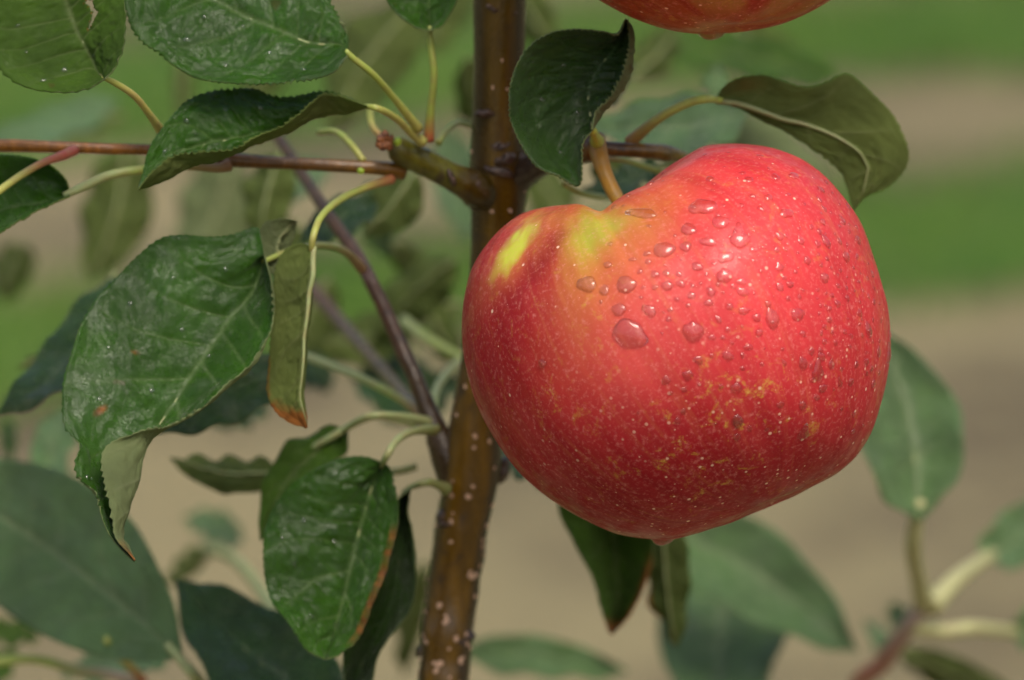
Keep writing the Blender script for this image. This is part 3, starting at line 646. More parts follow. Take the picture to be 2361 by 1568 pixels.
# lower right shoot
p0 = P(1960, 1640, 14)
me, *_ = tube_mesh("stem", [(SH1.location.x, SH1.location.y, 0), (p0[0] - .004, p0[1] + .015, .5), (p0[0] - .004, p0[1] + .004, p0[2] - .09), tuple(P(1960, 1645, 13.4)), tuple(P(2040, 1520, 13)), tuple(P(2105, 1430, 12.6)), tuple(P(2134, 1388, 12.5))], [.006, .005, .0034, .0026, .0024, .0023, .0026], [BRS, BRS, BRS, (.26, .09, .05), (.28, .12, .09), (.38, .30, .27)], raw=True, n=90, seg=14)
add("stem", me, SH1, [STALK])
auto(SH1, (2120, 1198, 10), (2022, 755, 9), 118, 30, 10, fold=.4, mats=(TOPB, UND), seed=91, stalk=[(2105, 1260, 11), (2118, 1340, 12), (2132, 1392, 12.5)], srad=(19, 20), scols=[(.42, .42, .20)] * 2, label="blurred leaf with a long pale stalk right of the apple")
auto(SH1, (2262, 1292, 13), (2480, 1130, 14), 72, 10, 20, mats=BLU, seed=92, stalk=[(2210, 1330, 13), (2145, 1398, 12.5)], srad=(20, 20), scols=[(.42, .42, .20)] * 2)
auto(SH1, (2325, 1462, 13), (2520, 1420, 13), 60, 0, 20, mats=BLU, seed=93, stalk=[(2240, 1448, 13), (2165, 1455, 12.8), (2100, 1440, 12.6)], srad=(17, 18), scols=[(.42, .42, .20)] * 2)
auto(SH1, (2095, 1450, 13.5), (2050, 1390, 14), 26, 0, 10, mats=DRK, seed=94)
auto(SH1, (2070, 1500, 13.5), (2330, 1590, 14), 42, 8, 20, face='under', mats=OLV, seed=95)
auto(SH1, (2060, 1530, 14), (1990, 1430, 15), 22, 8, 20, mats=BLU, seed=96)
# lower left shoot
p0 = P(400, 1700, 9)
me, *_ = tube_mesh("stem", [(SH2.location.x, SH2.location.y, 0), (p0[0] + .01, p0[1] + .02, .6), (p0[0] + .004, p0[1] + .004, p0[2] - .06), tuple(P(400, 1680, 9)), tuple(P(345, 1590, 9)), tuple(P(260, 1556, 9)), tuple(P(180, 1545, 9)), tuple(P(80, 1520, 9)), tuple(P(-40, 1530, 9))], [.005, .0045, .003, .0018, .0013, .0012, .0012, .0011, .0011], [BRS, BRS, BRS, OL, (.40, .32, .25), YG, YG], raw=True, n=90)
add("stem", me, SH2, [STALK])
auto(SH2, (418, 1515, 7), (-190, 1080, 7.5), 190, 25, -22, fold=.05, mats=BLU, seed=101, shape=1.25, wav=.5, nv=70, nu=31, stalk=[(450, 1560, 7.4), (490, 1620, 8)], srad=(13, 14), scols=[PALE, PALE], label="largest blurred bluish leaf at the lower left")
auto(SH2, (800, 1640, 6), (405, 1335, 6), 118, -28, 8, fold=.2, mats=DRK, seed=102, nv=70, nu=31, label="very dark leaf along the bottom edge left of the trunk")
auto(SH2, (480, 1255, 13), (385, 1350, 13), 28, 0, 10, face='under', mats=OLV, seed=103, stalk=[(540, 1290, 12), (600, 1360, 11), (660, 1460, 10)], srad=(14, 14))
auto(SH2, (400, 1500, 10), (140, 1560, 10), 48, 6, 20, mats=BLU, seed=104)
auto(SH2, (90, 1470, 12), (-60, 1440, 12), 30, 0, 10, mats=(TOPM, UNDO), seed=105)
auto(SH2, (40, 1500, 11), (-80, 1600, 11), 34, 0, 10, mats=(TOPM, UNDO), seed=106)
me, *_ = tube_mesh("leaf_stalk", [(245, 1475, 8), (285, 1520, 8.5), (330, 1570, 9)], (9, 10, 11), [YG, YG2, RD]); add("leaf_stalk", me, SH2, [STALK])

# ------------------------------------------------------------------ trunk and branches
BK = (.100, .060, .002); BK2 = (.045, .030, .002); BK3 = (.180, .088, .001)
trunk_pts = [(1152, -2600, -6), (1155, -900, .5), (1153, -150, 3.2), (1152, 0, 3.6), (1150, 150, 3.9), (1147, 290, 4.2), (1152, 385, 4.4), (1148, 470, 4.6), (1143, 600, 4.9), (1122, 800, 5.3), (1100, 950, 5.6), (1084, 1100, 5.9), (1066, 1200, 6.1), (1046, 1330, 6.4), (1032, 1440, 6.45), (1021, 1568, 6.5), (1010, 1700, 6.5)]
rad = [38, 50, 58, 60, 60, 58, 72, 62, 60, 58, 60, 66, 62, 60, 58, 58, 58]
wp = [tuple(P(*q)) for q in trunk_pts]; wr = [r * PX * (1 + q[2] * .01 / D0) for r, q in zip(rad, trunk_pts)]
e = P(1015, 1700, 7.2)
wp += [(e[0] - .006, e[1] + .012, .8), (e[0] - .012, e[1] + .02, .4), (tree_base[0], tree_base[1], .0)]; wr += [.0062, .0085, .013]
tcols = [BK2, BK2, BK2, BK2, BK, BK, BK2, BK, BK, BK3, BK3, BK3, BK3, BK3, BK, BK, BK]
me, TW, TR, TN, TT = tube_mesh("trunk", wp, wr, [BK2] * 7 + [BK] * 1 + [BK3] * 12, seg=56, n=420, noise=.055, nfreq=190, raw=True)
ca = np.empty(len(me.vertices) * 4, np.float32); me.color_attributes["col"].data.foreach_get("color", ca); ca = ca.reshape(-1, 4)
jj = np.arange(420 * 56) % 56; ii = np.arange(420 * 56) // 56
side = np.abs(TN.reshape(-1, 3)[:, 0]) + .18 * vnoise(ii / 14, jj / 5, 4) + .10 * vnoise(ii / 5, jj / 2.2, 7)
f_ = np.clip((side - .50) / .35, 0, 1)[:, None] * .82       # shaded edges of the round trunk painted dark down both flanks
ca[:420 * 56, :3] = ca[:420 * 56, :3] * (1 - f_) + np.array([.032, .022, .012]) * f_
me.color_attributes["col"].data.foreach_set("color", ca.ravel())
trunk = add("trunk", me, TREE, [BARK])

def branch(name, pts, radii, cols, noise=.05, nfreq=350, seg=28, n=None, label=None):
    me, *_ = tube_mesh(name, pts, radii, cols, seg=seg, n=n or len(pts) * 14, noise=noise, nfreq=nfreq)
    return add(name, me, TREE, [BARK], label)
SPC = (.13, .13, .012)
branch("branch", [(1150, 450, 4.6), (1095, 432, 4.0), (1050, 412, 3.7), (1000, 385, 3.5), (950, 360, 3.3), (912, 340, 3.1), (900, 334, 3.1)], (44, 44, 34, 32, 33, 30, 16), [BK2, BK2, BK, SPC, SPC, SPC, SPC], label="short thick green-brown spur left of the trunk")
branch("twig", [(-260, 338, 1.6), (0, 336, 2.1), (120, 339, 2.3), (250, 343, 2.4), (350, 346, 2.6), (450, 356, 2.7), (530, 368, 2.9), (650, 376, 3.1), (780, 383, 3.2), (880, 389, 3.3), (930, 396, 3.5)], (12, 15, 14, 13, 13, 15, 17, 15, 15, 17, 20), [(.46, .17, .02), (.44, .16, .02), (.36, .13, .018), (.17, .07, .012), (.20, .08, .012), (.24, .12, .012)], noise=.03, label="thin red-brown twig reaching to the left edge")
branch("branch", [(1150, 425, 4.6), (1215, 395, 4.1), (1270, 372, 3.4), (1320, 355, 2.6), (1362, 340, 2.0), (1385, 335, 1.9), (1392, 334, 1.9)], (52, 36, 24, 26, 33, 26, 10), [BK2, (.05, .03, .02), (.05, .03, .02), (.09, .05, .02), (.16, .08, .02), (.16, .08, .02)], noise=.08, label="knobbly spur right of the trunk carrying the apple")
branch("twig", [(1370, 340, 2.2), (1420, 344, 2.4), (1480, 348, 2.6), (1530, 352, 2.9), (1560, 358, 3.1), (1580, 364, 3.2)], (18, 17, 17, 20, 15, 13), [(.17, .09, .02), (.20, .10, .02), (.22, .12, .02), (.26, .20, .03)], noise=.06, label="short stub twig pointing right behind the apple")
branch("twig", [(600, 250, 8.5), (650, 330, 8), (705, 415, 7.5), (760, 500, 7), (820, 585, 6.7), (875, 690, 6.4), (920, 790, 6.2), (960, 880, 6), (1000, 980, 5.9), (1035, 1060, 5.9), (1070, 1130, 6.0)], (12, 13, 14, 15, 16, 17, 18, 20, 26, 40, 52), [(.075, .04, .012)] * 3 + [(.12, .05, .025)] * 2 + [(.06, .033, .012)] * 3, label="dark slanting branch behind the leaves, left of the trunk")
branch("twig", [(600, 560, 13), (720, 670, 12), (800, 760, 11), (870, 840, 9.5), (930, 910, 8), (985, 985, 6.8), (1010, 1010, 6.2)], (15, 16, 16, 15, 15, 15, 15), [(.12, .055, .025), (.10, .05, .025), (.14, .08, .03)])
for i, (pts, r, c) in enumerate([
        ([(700, 820, 8), (780, 850, 7.5), (860, 885, 7), (950, 938, 6.5), (985, 975, 6)], 10, [PALE, PALE, YG, (.4, .15, .08)]),
        ([(1060, 830, 9), (1030, 860, 8), (1005, 900, 7), (1000, 950, 6.4), (1010, 985, 6)], 10, [PALE, PALE, YG]),
        ([(930, 740, 11), (980, 780, 10), (1060, 825, 9), (1100, 850, 9)], 13, [PALE, YG, YG]),
        ([(1010, 330, 4), (1030, 300, 4.5), (1055, 283, 5), (1085, 290, 6)], 8, [YG, OL, OL]),
        ([(852, 250, 4), (858, 290, 3.6), (880, 318, 3.2)], 8, [YG, YG2, BRS]),
        ([(735, 305, 5), (775, 305, 4), (810, 335, 3.4), (838, 372, 3.2)], 8, [YG, YG, YG2]),
        ([(960, 1075, 7), (925, 1085, 7), (880, 1090, 7.5)], 9, [OL, OL]),
        ([(1300, 425, 4), (1340, 445, 4.5), (1390, 455, 5.5)], 7, [YG2, YG, PALE]),
        ([(1385, 365, 3), (1440, 370, 4), (1520, 395, 5.5)], 7, [BRS, YG, YG])]):
    me, *_ = tube_mesh("leaf_stalk", pts, [r] * len(pts), c); add("leaf_stalk", me, TREE, [STALK])

# fruiting buds and bark knobs
def blob(name, x, y, d, rx, ry, rz, mat, rot=0, noise=.15, seed=0, parent=None, label=None, nu=16, nv=12):
    th = np.linspace(0, math.pi, nv); ph = np.linspace(0, 2 * math.pi, nu, endpoint=False)
    A, B = np.meshgrid(th, ph, indexing='ij')
    n_ = np.stack([np.sin(A) * np.cos(B), np.sin(A) * np.sin(B), np.cos(A)], -1)
    r = 1 + noise * vnoise(n_[..., 0] * 2.5 + seed, n_[..., 1] * 2.5 + n_[..., 2] * 2, seed)
    q = n_ * r[..., None] * np.array([rx, ry, rz]); c, s = math.cos(rot), math.sin(rot)
    ex = c * RT - s * UP; ey = s * RT + c * UP
    V = P(x, y, d) + PX * (q[..., 0:1] * ex + q[..., 1:2] * ey - q[..., 2:3] * FW)
    F = [(i * nu + j, i * nu + (j + 1) % nu, (i + 1) * nu + (j + 1) % nu, (i + 1) * nu + j) for i in range(nv - 1) for j in range(nu)]
    return add(name, new_mesh(name, V.reshape(-1, 3), F), parent or TREE, [mat], label)
bud = blob("bud", 888, 326, 2.9, 17, 21, 18, BUDM, .5, label="brown scaly bud at the end of the left spur")
for i, (x, y, r) in enumerate([(876, 322, 10), (886, 312, 11), (898, 318, 9), (880, 336, 11), (894, 336, 10), (872, 332, 7)]):
    blob("bud_scale", x, y, 2.2 + .2 * (i % 3), r, r * 1.2, r, BUDM, .6 * i, .25, i, bud)
blob("bud", 917, 326, 2.5, 9, 11, 9, BUDG, .3, label="bright green tip beside the brown bud")
blob("bud", 831, 394, 2.2, 9, 8, 8, BUDG, .3, label="green bud on the underside of the thin twig")
for i, (x, y, d, rx, ry) in enumerate([(1115, 262, 3.4, 26, 10), (1140, 20, 3.0, 26, 13), (1168, 30, 3.1, 24, 12), (1150, 340, 3.6, 26, 16), (1162, 368, 3.55, 26, 14), (1150, 395, 3.6, 34, 13), (1122, 420, 3.8, 20, 16),
        (1095, 425, 3.5, 16, 24), (1080, 455, 3.8, 14, 22), (1200, 370, 3.8, 18, 24), (1215, 395, 3.8, 22, 14), (1100, 470, 4.0, 18, 14), (1040, 408, 3.1, 8, 22), (1022, 1188, 5.6, 20, 16), (1032, 1208, 5.5, 20, 12),
        (1075, 1465, 6.0, 22, 18), (1060, 1480, 5.9, 18, 14), (1155, 1080, 5.9, 22, 34), (968, 1500, 6.6, 8, 18), (1190, 300, 4.2, 10, 14)]):
    blob("bark_knob", x, y, d + .25, rx * 1.0, ry * 1.0, 20, KNOBM, rng.uniform(-.4, .4), .3, i, trunk)

# lenticels: pale corky dots all round the trunk
lv = [(0, 0, .32)] + [(math.cos(a) * (1 + .2 * math.sin(3 * a)), math.sin(a) * (1 + .15 * math.cos(2 * a)), 0) for a in np.linspace(0, 2 * math.pi, 9)[:-1]]
lm = new_mesh("lenticel", lv, [(0, 1 + i, 1 + (i + 1) % 8) for i in range(8)]); lm.materials.append(LENT)
ok = [i for i in range(len(TW)) if .95 < TW[i][2] < 1.24]
cnt = 0
spots = []
for k in range(900):
    i = random.choice(ok); i = min(i, len(TW) - 2)
    j = random.randrange(56); f = random.random()
    z = TW[i] * (1 - f) + TW[i + 1] * f
    nrm = TN[i][j]; pos = z + nrm * (TR[i] * 1.0 + .0001)
    low = (1.14 - z[2]) / .17
    if nrm[1] > .35: continue
    if random.random() > .8 + .1 * low: continue
    spots.append((pos, nrm, random.uniform(.00030, .00062) * (1.15 if low > .3 else .95)))
vt = np.array([v.co for v in trunk.data.vertices])
for pos, nrm, r in spots[:290]:
    nb = vt[np.argmin(((vt - pos) ** 2).sum(1))]
    pos = pos + nrm * ((nb - pos).dot(nrm) * .9 + .00012)
    z = Vector(nrm); q = z.to_track_quat('Z', 'Y').to_matrix().to_4x4()
    o = bpy.data.objects.new("lenticel", lm); COL.objects.link(o); o.parent = trunk
    o.matrix_parent_inverse = Matrix()
    o.matrix_basis = Matrix.Translation(pos) @ q @ Matrix.Rotation(random.uniform(0, 6), 4, 'Z') @ Matrix.Diagonal((r * random.uniform(.8, 1.5), r, r, 1))

# ------------------------------------------------------------------ apples
def smooth_table(pts, cx, cy, n=720, sig=3.0):
    a = np.array([math.degrees(math.atan2(cy - y, x - cx)) % 360 for x, y in pts]); r = np.array([math.hypot(x - cx, y - cy) for x, y in pts])
    o = np.argsort(a); a, r = a[o], r[o]
    t = np.arange(n) * 360 / n
    v = np.interp(t, np.concatenate([a - 360, a, a + 360]), np.tile(r, 3))
    k = np.exp(-.5 * (np.arange(-40, 41) * 360 / n / sig) ** 2); k /= k.sum()
    vv = np.convolve(np.concatenate([v[-40:], v, v[:40]]), k, 'valid')
    return lambda ang: np.interp(np.degrees(ang) % 360, np.concatenate([t, [360]]), np.concatenate([vv, [vv[0]]]))

def make_apple(name, label, cx, cy, d, Rf, Rn, D, s_im, back, dim, paint, nu=300, nv=220, dimsig=17, group=None):
    """Rf(angle) silhouette radius px, D depth radius px; s_im image angle of the stalk end, back = its tilt away (deg)"""
    root = empty(name, tuple(P(cx, cy, d)), label, "apple", group)
    sa, sb = math.radians(s_im), math.radians(back)
    s = np.array([math.cos(sa) * math.cos(sb), math.sin(sa) * math.cos(sb), -math.sin(sb)])
    e1 = np.cross(s, [0, 0, 1.0]); e1 /= np.linalg.norm(e1); e2 = np.cross(s, e1)
    pol = math.pi * (np.linspace(0, 1, nv) ** 1.0); az = np.linspace(0, 2 * math.pi, nu + 1)
    A, B = np.meshgrid(pol, az, indexing='ij')
    n_ = np.cos(A)[..., None] * s + np.sin(A)[..., None] * (np.cos(B)[..., None] * e1 + np.sin(B)[..., None] * e2)
    th = np.arctan2(n_[..., 1], n_[..., 0]); sxy = np.hypot(n_[..., 0], n_[..., 1])
    be = np.degrees(np.arcsin(np.clip(n_[..., 2], -1, 1)))          # the cavity runs down the back of the shoulder
    wn_ = np.exp(-(be / np.where(be > 0, 36, 50)) ** 2)
    r = 1 / np.sqrt((sxy / (Rf(th) * (1 - wn_) + Rn(th) * wn_)) ** 2 + (n_[..., 2] / D) ** 2)
    deg = np.degrees(A)
    dimple = dim * np.exp(-(deg / dimsig) ** 2)
    ribs = 5 * np.cos(5 * B + 1.0) * np.exp(-((deg - 25) / 16) ** 2)
    cal = 14 * np.exp(-((180 - deg) / 9) ** 2)
    lump = 3.0 * vnoise(n_[..., 0] * 2.2 + n_[..., 2], n_[..., 1] * 2.2 - n_[..., 2] * 1.3, 4) + 1.2 * vnoise(n_[..., 0] * 7 + n_[..., 2] * 3, n_[..., 1] * 7 - n_[..., 2] * 4, 8)
    r = r - dimple - cal + ribs + lump * np.clip(deg / 20, 0, 1)
    q = n_ * r[..., None]
    V = P(cx, cy, d) + PX * (q[..., 0:1] * RT + q[..., 1:2] * UP - q[..., 2:3] * FW)
    idx = np.arange(nv * (nu + 1)).reshape(nv, nu + 1)
    F = np.stack([idx[:-1, :-1], idx[1:, :-1], idx[1:, 1:], idx[:-1, 1:]], -1).reshape(-1, 4)
    me = new_mesh("skin", V.reshape(-1, 3), F.tolist())
    uvl = me.uv_layers.new(name="UVMap"); li = np.empty(len(me.loops), np.int32); me.loops.foreach_get("vertex_index", li)
    uvl.data.foreach_set("uv", np.stack([B.ravel() / 6.2832, A.ravel() / math.pi], 1)[li].ravel().astype(np.float32))
    # weld the seam so that the shading runs through
    X = cx + q[..., 0]; Y = cy - q[..., 1]
    pig, msk = paint(X, Y, n_, deg, B)
    set_col(me, "pig", pig.reshape(-1, 3)); set_col(me, "msk", msk.reshape(-1, 3))
    import bmesh
    bm = bmesh.new(); bm.from_mesh(me); bmesh.ops.remove_doubles(bm, verts=bm.verts, dist=2e-6); bm.to_mesh(me); bm.free()
    sk = add("skin", me, root, [SKIN])
    return root, sk, s

RED = np.array([.46, .013, .024]); CRIM = np.array([.28, .007, .014]); CORAL = np.array([.78, .060, .068]); ORNG = np.array([.56, .18, .045]); YEL = np.array([.58, .60, .06]); SALM = np.array([.72, .095, .082])
def lerp(a, b, w): return a * (1 - w[..., None]) + b * w[..., None]
def g2(X, Y, cx, cy, sx, sy, rot=0):
    c, s = math.cos(math.radians(rot)), math.sin(math.radians(rot)); x, y = X - cx, Y - cy
    u, v = (c * x + s * y) / sx, (-s * x + c * y) / sy
    return np.exp(-(u * u + v * v))
def paint1(X, Y, n_, deg, B):
    fr = np.clip(n_[..., 2] * 3 + .75, 0, 1)
    brk = .9 + .22 * vnoise(B * 26, deg / 16, 21) + .12 * vnoise(B * 50, deg / 30, 22); X = X + 9 * vnoise(B * 20, deg / 5, 23); Y = Y + 9 * vnoise(B * 14, deg / 4, 24)
    base = np.broadcast_to(RED, X.shape + (3,)).copy()
    st = vnoise(B * 6, deg / 40, 3) * .5 + .5; st2 = vnoise(B * 17, deg / 25, 6) * .5 + .5
    base = lerp(base, CRIM, .55 * st); base = lerp(base, SALM, .30 * st2)
    w = lambda m: np.clip(m, 0, 1) * fr
    base = lerp(base, CORAL, w(.95 * g2(X, Y, 1710, 620, 260, 270)))
    base = lerp(base, SALM, w(.8 * g2(X, Y, 1480, 610, 120, 180, 10)))
    base = lerp(base, ORNG, w(.9 * brk * g2(X, Y, 1350, 640, 85, 190, 8)))
    base = lerp(base, SALM, w(.7 * g2(X, Y, 1420, 820, 120, 120)))
    base = lerp(base, ORNG, w(.8 * g2(X, Y, 1470, 530, 60, 120, 40)))
    base = lerp(base, CRIM, w(.5 * g2(X, Y, 1160, 790, 80, 260, 12)))
    base = lerp(base, CRIM, w(.9 * g2(X, Y, 1250, 600, 24, 130, 36)))
    base = lerp(base, CRIM, w(.95 * g2(X, Y, 1480, 1130, 420, 150, -8)))  # crimson lower skin, deepened to paint in the shade underneath
    base = lerp(base, ORNG, w(.75 * brk * g2(X, Y, 1195, 588, 36, 115, 38)))
    base = lerp(base, YEL, w((1.9 * g2(X, Y, 1190, 572, 20, 88, 38) - .35) * brk))
    base = lerp(base, ORNG, w(.7 * g2(X, Y, 1300, 510, 120, 26, 0)))
    base = lerp(base, np.array([.42, .46, .04]), w(1.0 * brk * g2(X, Y, 1350, 552, 38, 62, 12)))
    base = lerp(base, np.array([.42, .42, .05]), w(.9 * brk * g2(X, Y, 1392, 530, 62, 28, -20)))
    base = lerp(base, np.array([.45, .33, .08]), np.clip((22 - deg) / 12, 0, 1))
    fl = np.clip(g2(X, Y, 1560, 1080, 120, 80) + g2(X, Y, 1640, 930, 110, 90) + g2(X, Y, 1790, 960, 60, 90) * .8 + g2(X, Y, 1310, 900, 60, 50) * .7 + .28 + g2(X, Y, 1380, 680, 60, 80) * .6, 0, 1)
    pm = np.clip((deg - 75) / 70, 0, 1)
    return base, np.stack([fl, pm, 0 * pm], -1)
def paint2(X, Y, n_, deg, B):
    base = np.broadcast_to(np.array([.30, .028, .016]), X.shape + (3,)).copy()
    st = vnoise(B * 7, deg / 40, 13) * .5 + .5
    base = lerp(base, np.array([.34, .10, .02]), .5 * st)
    base = lerp(base, np.array([.42, .30, .07]), np.clip(1.2 * (vnoise(B * 3, deg / 30, 2)), 0, .6))
    base = lerp(base, np.array([.42, .26, .07]), .6 * g2(X, Y, 1650, 80, 90, 30))
    return base, np.stack([.5 + 0 * deg, np.clip((deg - 75) / 60, 0, 1), 0 * deg], -1)

C1 = (1560, 800)
out1 = [(1260, 462), (1330, 418), (1400, 385), (1470, 366), (1560, 352), (1620, 341), (1700, 331), (1780, 341), (1850, 368), (1903, 407), (1950, 465), (1985, 520), (2010, 590), (2032, 660), (2046, 730), (2051, 800), (2043, 870), (2028, 930), (2005, 1000), (1970, 1056), (1925, 1094), (1874, 1122), (1800, 1160), (1724, 1190), (1640, 1217), (1590, 1232), (1540, 1243), (1490, 1240), (1420, 1228), (1353, 1200), (1280, 1158), (1220, 1112), (1163, 1047), (1140, 1010), (1100, 930), (1076, 850), (1066, 770), (1071, 690), (1085, 630), (1110, 585), (1150, 540), (1200, 500)]
out1n = [(1235, 487), (1262, 478), (1290, 470), (1325, 470), (1352, 480), (1374, 500), (1392, 522), (1406, 508), (1422, 487), (1440, 467), (1470, 443), (1500, 421), (1530, 397), (1560, 376), (1590, 358)] + out1[5:] 
apple, skin, s1 = make_apple("apple", "big red and yellow apple covered in raindrops, right of the trunk", C1[0], C1[1], 0, smooth_table(out1, *C1), smooth_table(out1n, *C1, sig=1.1), 470, 119, 10, 45, paint1, nu=460, nv=340, dimsig=10, group="apples on the tree")
# its stalk
me, *_ = tube_mesh("stalk", [(1372, 322, 2.0), (1378, 345, 1.75), (1392, 395, 1.5), (1415, 445, 1.35), (1440, 490, 1.3), (1452, 560, 1.3)], (24, 22, 18, 17, 17, 16), [(.24, .12, .02), (.46, .23, .025), (.50, .26, .03), (.42, .20, .03)], n=50, seg=20, noise=.03, nfreq=500)
add("stalk", me, apple, [STALK])

out2 = [(1650 + 486 * math.cos(a) * 1.0, -405 - 482 * math.sin(a) * (1 if math.sin(a) < 0 else .9)) for a in np.linspace(0, 6.28, 40)]
apple2, skin2, s2 = make_apple("apple", "underside of a second darker apple hanging at the top edge", 1650, -400, -.3, smooth_table(out2, 1650, -400), smooth_table(out2, 1650, -400), 470, 95, 5, 140, paint2, nu=160, nv=120, group="apples on the tree")
me, *_ = tube_mesh("stalk", [(1655, -560, -.2), (1640, -800, 0), (1560, -1000, .8), (1480, -1110, 1.5)], (15, 16, 17, 20), [(.30, .17, .04)] * 2, n=30); add("stalk", me, apple2, [STALK])
branch("branch", [(1155, -930, .5), (1280, -1020, .8), (1400, -1090, 1.2), (1500, -1125, 1.5)], (44, 34, 30, 20), [BK2, BK2, BK2])

# ------------------------------------------------------------------ water
from mathutils.bvhtree import BVHTree
def bvh_of(o):
    me = o.data; return BVHTree.FromPolygons([v.co.copy() for v in me.vertices], [tuple(p.vertices) for p in me.polygons])
bv1 = bvh_of(skin); bv2 = bvh_of(skin2)
def drop_mesh(seed, tail=0.0):
    nr, na = 9, 20; V = []; F = []
    for i in range(nr):
        t = i / (nr - 1); rr = math.sin(t * math.pi / 2) if True else t
        z = math.cos(t * math.pi / 2) ** .9
        for j in range(na):
            a = 2 * math.pi * j / na
            k = 1 + .26 * vnoise(np.array([math.cos(a) * 1.6 + seed * 7.1]), np.array([math.sin(a) * 1.6 + seed * 3.3]), seed)[0]
            x, y = math.cos(a) * rr * k, math.sin(a) * rr * k
            if y > 0: y *= 1 + tail; x *= 1 - .35 * min(1, tail) * (y / (1 + tail))
            V.append((x, y, z * (1 - .25 * tail * max(0, math.sin(a)) * rr) - .12))
        if i:
            for j in range(na): F.append(((i - 1) * na + j, i * na + j, i * na + (j + 1) % na, (i - 1) * na + (j + 1) % na))
    V.append((0, 0, -.2)); c = len(V) - 1
    for j in range(na): F.append(((nr - 1) * na + j, c, (nr - 1) * na + (j + 1) % na))
    import bmesh
    me = new_mesh("water_drop", V, F)
    bm = bmesh.new(); bm.from_mesh(me); bmesh.ops.remove_doubles(bm, verts=bm.verts, dist=1e-5); bmesh.ops.recalc_face_normals(bm, faces=bm.faces); bm.to_mesh(me); bm.free()
    me.polygons.foreach_set("use_smooth", [True] * len(me.polygons))
    me.materials.append(WATER); return me
DM = [drop_mesh(i, 0) for i in range(6)] + [drop_mesh(10 + i, .5 + .3 * i) for i in range(3)]
def hit(bv, x, y):
    o_ = Vector(CAM); t_ = Vector(P(x, y, 0)) - o_; t_.normalize()
    return bv.ray_cast(o_, t_)
def drop(root, bv, x, y, r, asp=1.0, kind=None, hgt=.42, rot=0.0, sink=0.0):
    loc, nrm, *_ = hit(bv, x, y)
    if loc is None: return None
    if kind is None: kind = random.randrange(6)
    up = Vector((0, 0, 1)); up = up - nrm * up.dot(nrm); up.normalize(); ex = up.cross(nrm)
    M = Matrix((ex, up, nrm)).transposed().to_4x4()
    R_ = r * PX
    o = bpy.data.objects.new("water_drop", DM[kind]); COL.objects.link(o); o.parent = root
    o.matrix_parent_inverse = Matrix.Translation(-root.location)
    o.matrix_basis = Matrix.Translation(loc - nrm * R_ * sink) @ M @ Matrix.Rotation(rot, 4, 'Z') @ Matrix.Diagonal((R_ * asp, R_, R_ * hgt, 1))
    return o
big = [(1620, 477, 24, 1.25), (1588, 528, 17, 1.1), (1660, 512, 18, 1.1), (1635, 556, 14, 1.5), (1530, 575, 20, 1.25), (1582, 568, 15, .9), (1672, 593, 14, 1.3), (1670, 636, 18, .9), (1607, 614, 11, 1.2),
       (1443, 655, 21, 1.1), (1353, 655, 20, 1.15), (1537, 658, 12, 1.2), (1497, 716, 14, 1.2), (1495, 603, 8, 1), (1510, 632, 9, 1.2), (1638, 672, 12, .8), (1594, 681, 9, 1), (1682, 706, 9, 1), (1714, 716, 9, 1.5),
       (1745, 731, 11, 1), (1838, 724, 15, 1.2), (1596, 763, 24, 1.0), (1452, 768, 29, 1.4), (1750, 767, 9, 1), (1770, 456, 11, 1), (1735, 453, 9, 1), (1812, 492, 13, 1.5), (1755, 482, 10, .9),
       (1697, 893, 12, 1), (1700, 968, 12, 1.3), (1250, 838, 10, 1.1), (1480, 492, 17, 2.2), (1600, 478, 7, 1), (1790, 575, 8, 1), (1860, 600, 10, 1), (1900, 640, 12, 1.1), (1690, 660, 7, 1), (1655, 655, 6, 1),
       (1498, 425, 11, 1.1), (1448, 452, 8, 1.2), (1415, 478, 8, 1.1), (1530, 400, 7, 1), (1470, 437, 7, 1), (1560, 690, 6, 1), (1705, 595, 6, 1), (1770, 700, 8, 1), (1820, 655, 8, 1.3), (1930, 700, 9, 1), (1400, 610, 9, 1.1), (1725, 800, 8, 1.4), (1850, 770, 8, 1), (1640, 820, 6, 1)]
for i, (x, y, r, a) in enumerate(big): drop(apple, bv1, x, y, r, a, None, .48 if r > 13 else .58, rng.uniform(-.4, .4))
for (x, y, r, a, k) in [(1705, 550, 22, 1.0, 7), (1780, 740, 17, .95, 8), (1885, 858, 17, .95, 7), (2002, 765, 13, 1, 8), (1852, 1000, 15, 1.0, 7), (1700, 975, 11, 1, 8), (1845, 555, 10, 1, 7), (1655, 495, 8, 1, 6), (2047, 820, 16, .9, 7), (1905, 560, 12, .9, 8)]:
    drop(apple, bv1, x, y, r, a, k, .5)
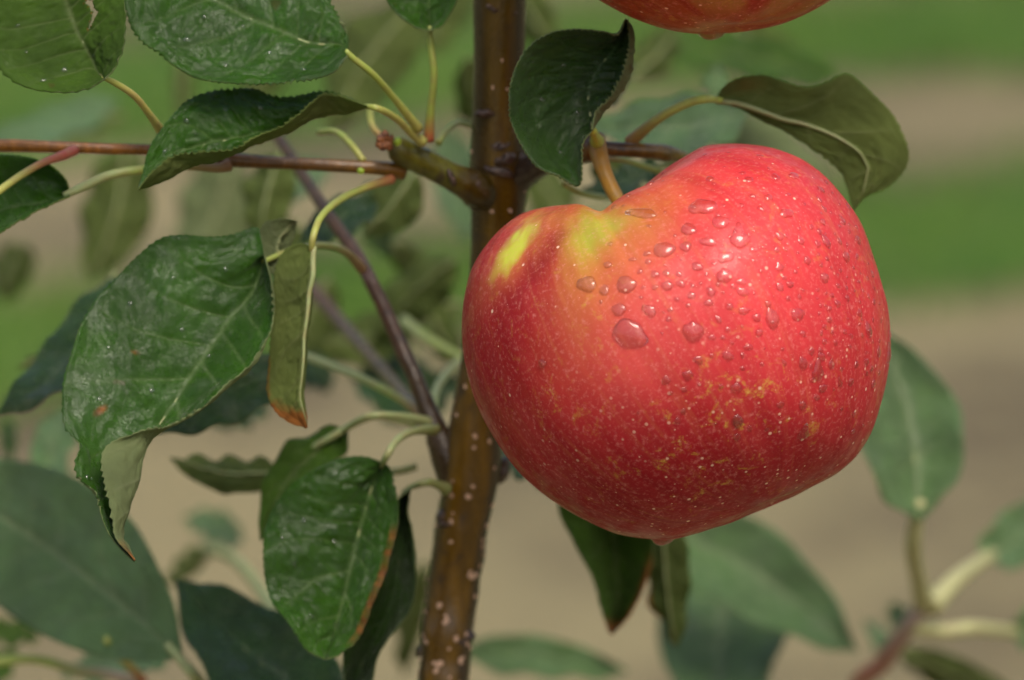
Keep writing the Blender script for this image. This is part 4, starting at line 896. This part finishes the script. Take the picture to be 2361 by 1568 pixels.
# silhouettes beads and hanging drips
def drip(root, bv, x, y, r, asp, h):
    loc, nrm, *_ = hit(bv, x, y - 10)
    if loc is None: return
    # hangs at the bottom: below the contour
    o = bpy.data.objects.new("water_drop", DM[0]); COL.objects.link(o); o.parent = root; o["label"] = "water drip hanging under the apple"
    o.matrix_parent_inverse = Matrix.Translation(-root.location)
    z = Vector((0, .0, -1)); ex = Vector((1, 0, 0)); ey = z.cross(ex)
    o.matrix_basis = Matrix.Translation(Vector(P(x, y, root.get('dd', 0)))) @ Matrix((ex, ey, z)).transposed().to_4x4() @ Matrix.Diagonal((r * PX * asp, r * PX * asp, h * PX, 1))
drip(apple, bv1, 1525, 1228, 24, 1.3, 34)
drip(apple2, bv2, 1637, 62, 26, 1.4, 36)
n = 0; tries = 0
while n < 225 and tries < 6000:
    tries += 1
    x = random.uniform(1380, 2052); y = random.uniform(345, 1010)
    if random.random() < .35: x = random.uniform(1880, 2052); y = random.uniform(400, 960)
    dens = math.exp(-((x - 1740) / 230) ** 2 - ((y - 600) / 190) ** 2) + .25 * (x > 1850) * (y < 900) + .12
    if random.random() > dens: continue
    if any((x - bx) ** 2 + (y - by) ** 2 < (br * 1.5 + 6) ** 2 for bx, by, br, _ in big): continue
    r = 3.0 + abs(random.gauss(0, 3.0)) + (random.random() < .08) * 5
    big.append((x, y, r, 1))
    if drop(apple, bv1, x, y, r, random.uniform(.8, 1.5), None if random.random() < .8 else 6 + random.randrange(3), .48, random.uniform(-.6, .6)): n += 1
# rain beads on the near leaves
for o_, pts_ in ((WL0, [(150, 160, 9), (60, 120, 5), (100, 185, 6), (215, 130, 5), (40, 60, 5)]), (WL1, [(430, 90, 7), (520, 150, 6), (620, 120, 5), (700, 160, 7), (560, 60, 5), (470, 40, 6)]),
                 (WL2, [(430, 280, 7), (520, 250, 5), (600, 250, 6), (380, 350, 6), (450, 310, 4)]), (WL3, [(1300, 150, 6), (1250, 230, 7), (1330, 260, 5), (1290, 350, 6), (1220, 180, 4)]),
                 (WL4, [(300, 700, 7), (250, 800, 6), (420, 760, 6), (350, 900, 8), (230, 920, 6), (520, 620, 6), (480, 820, 5), (205, 1100, 8), (400, 640, 5)]), (WL5, [(700, 1200, 7), (680, 1300, 6), (770, 1250, 7), (720, 1420, 7), (850, 1130, 5), (650, 1240, 5)])):
    bv_ = bvh_of(o_)
    for x, y, r in pts_:
        loc, nrm, *_r = hit(bv_, x, y)
        if loc is None: continue
        if nrm.dot(Vector(CAM) - loc) < 0: nrm = -nrm
        up_ = Vector((0, 0, 1)); up_ = (up_ - nrm * up_.dot(nrm)).normalized(); ex_ = up_.cross(nrm); R_ = r * PX
        q_ = bpy.data.objects.new("water_drop", DM[random.randrange(6)]); COL.objects.link(q_); q_.parent = o_; q_.matrix_parent_inverse = Matrix()
        q_.matrix_basis = Matrix.Translation(loc) @ Matrix((ex_, up_, nrm)).transposed().to_4x4() @ Matrix.Diagonal((R_ * random.uniform(.8, 1.3), R_, R_ * .5, 1))
# micro droplets: one part
mv, mf = [], []
base_v = [(0, 0, .55)] + [(math.cos(a), math.sin(a), 0) for a in np.linspace(0, 6.2832, 7)[:-1]]
midv = [(math.cos(a) * .75, math.sin(a) * .75, .38) for a in np.linspace(0, 6.2832, 7)[:-1]]
cnt = 0; tries = 0
while cnt < 1500 and tries < 9000:
    tries += 1
    x = random.uniform(1080, 2052); y = random.uniform(335, 1150)
    if random.random() > .12 + .9 * math.exp(-((x - 1760) / 260) ** 2 - ((y - 620) / 230) ** 2) + .3 * (x > 1880): continue
    loc, nrm, *_ = hit(bv1, x, y)
    if loc is None: continue
    r = random.uniform(.7, 2.0) * PX; ex = nrm.orthogonal().normalized(); ey = nrm.cross(ex); b0 = len(mv)
    for q in base_v[:1] + midv + base_v[1:]:
        mv.append(loc + ex * (q[0] * r) + ey * (q[1] * r) + nrm * ((q[2] - .05) * r))
    for j in range(6):
        k = (j + 1) % 6
        mf.append((b0, b0 + 1 + j, b0 + 1 + k)); mf.append((b0 + 1 + j, b0 + 7 + j, b0 + 7 + k, b0 + 1 + k))
    mf.append(tuple(b0 + 7 + j for j in range(5, -1, -1)))
    cnt += 1
o = add("tiny_droplets", new_mesh("tiny_droplets", mv, mf), apple, [WATER]); o["kind"] = "stuff"
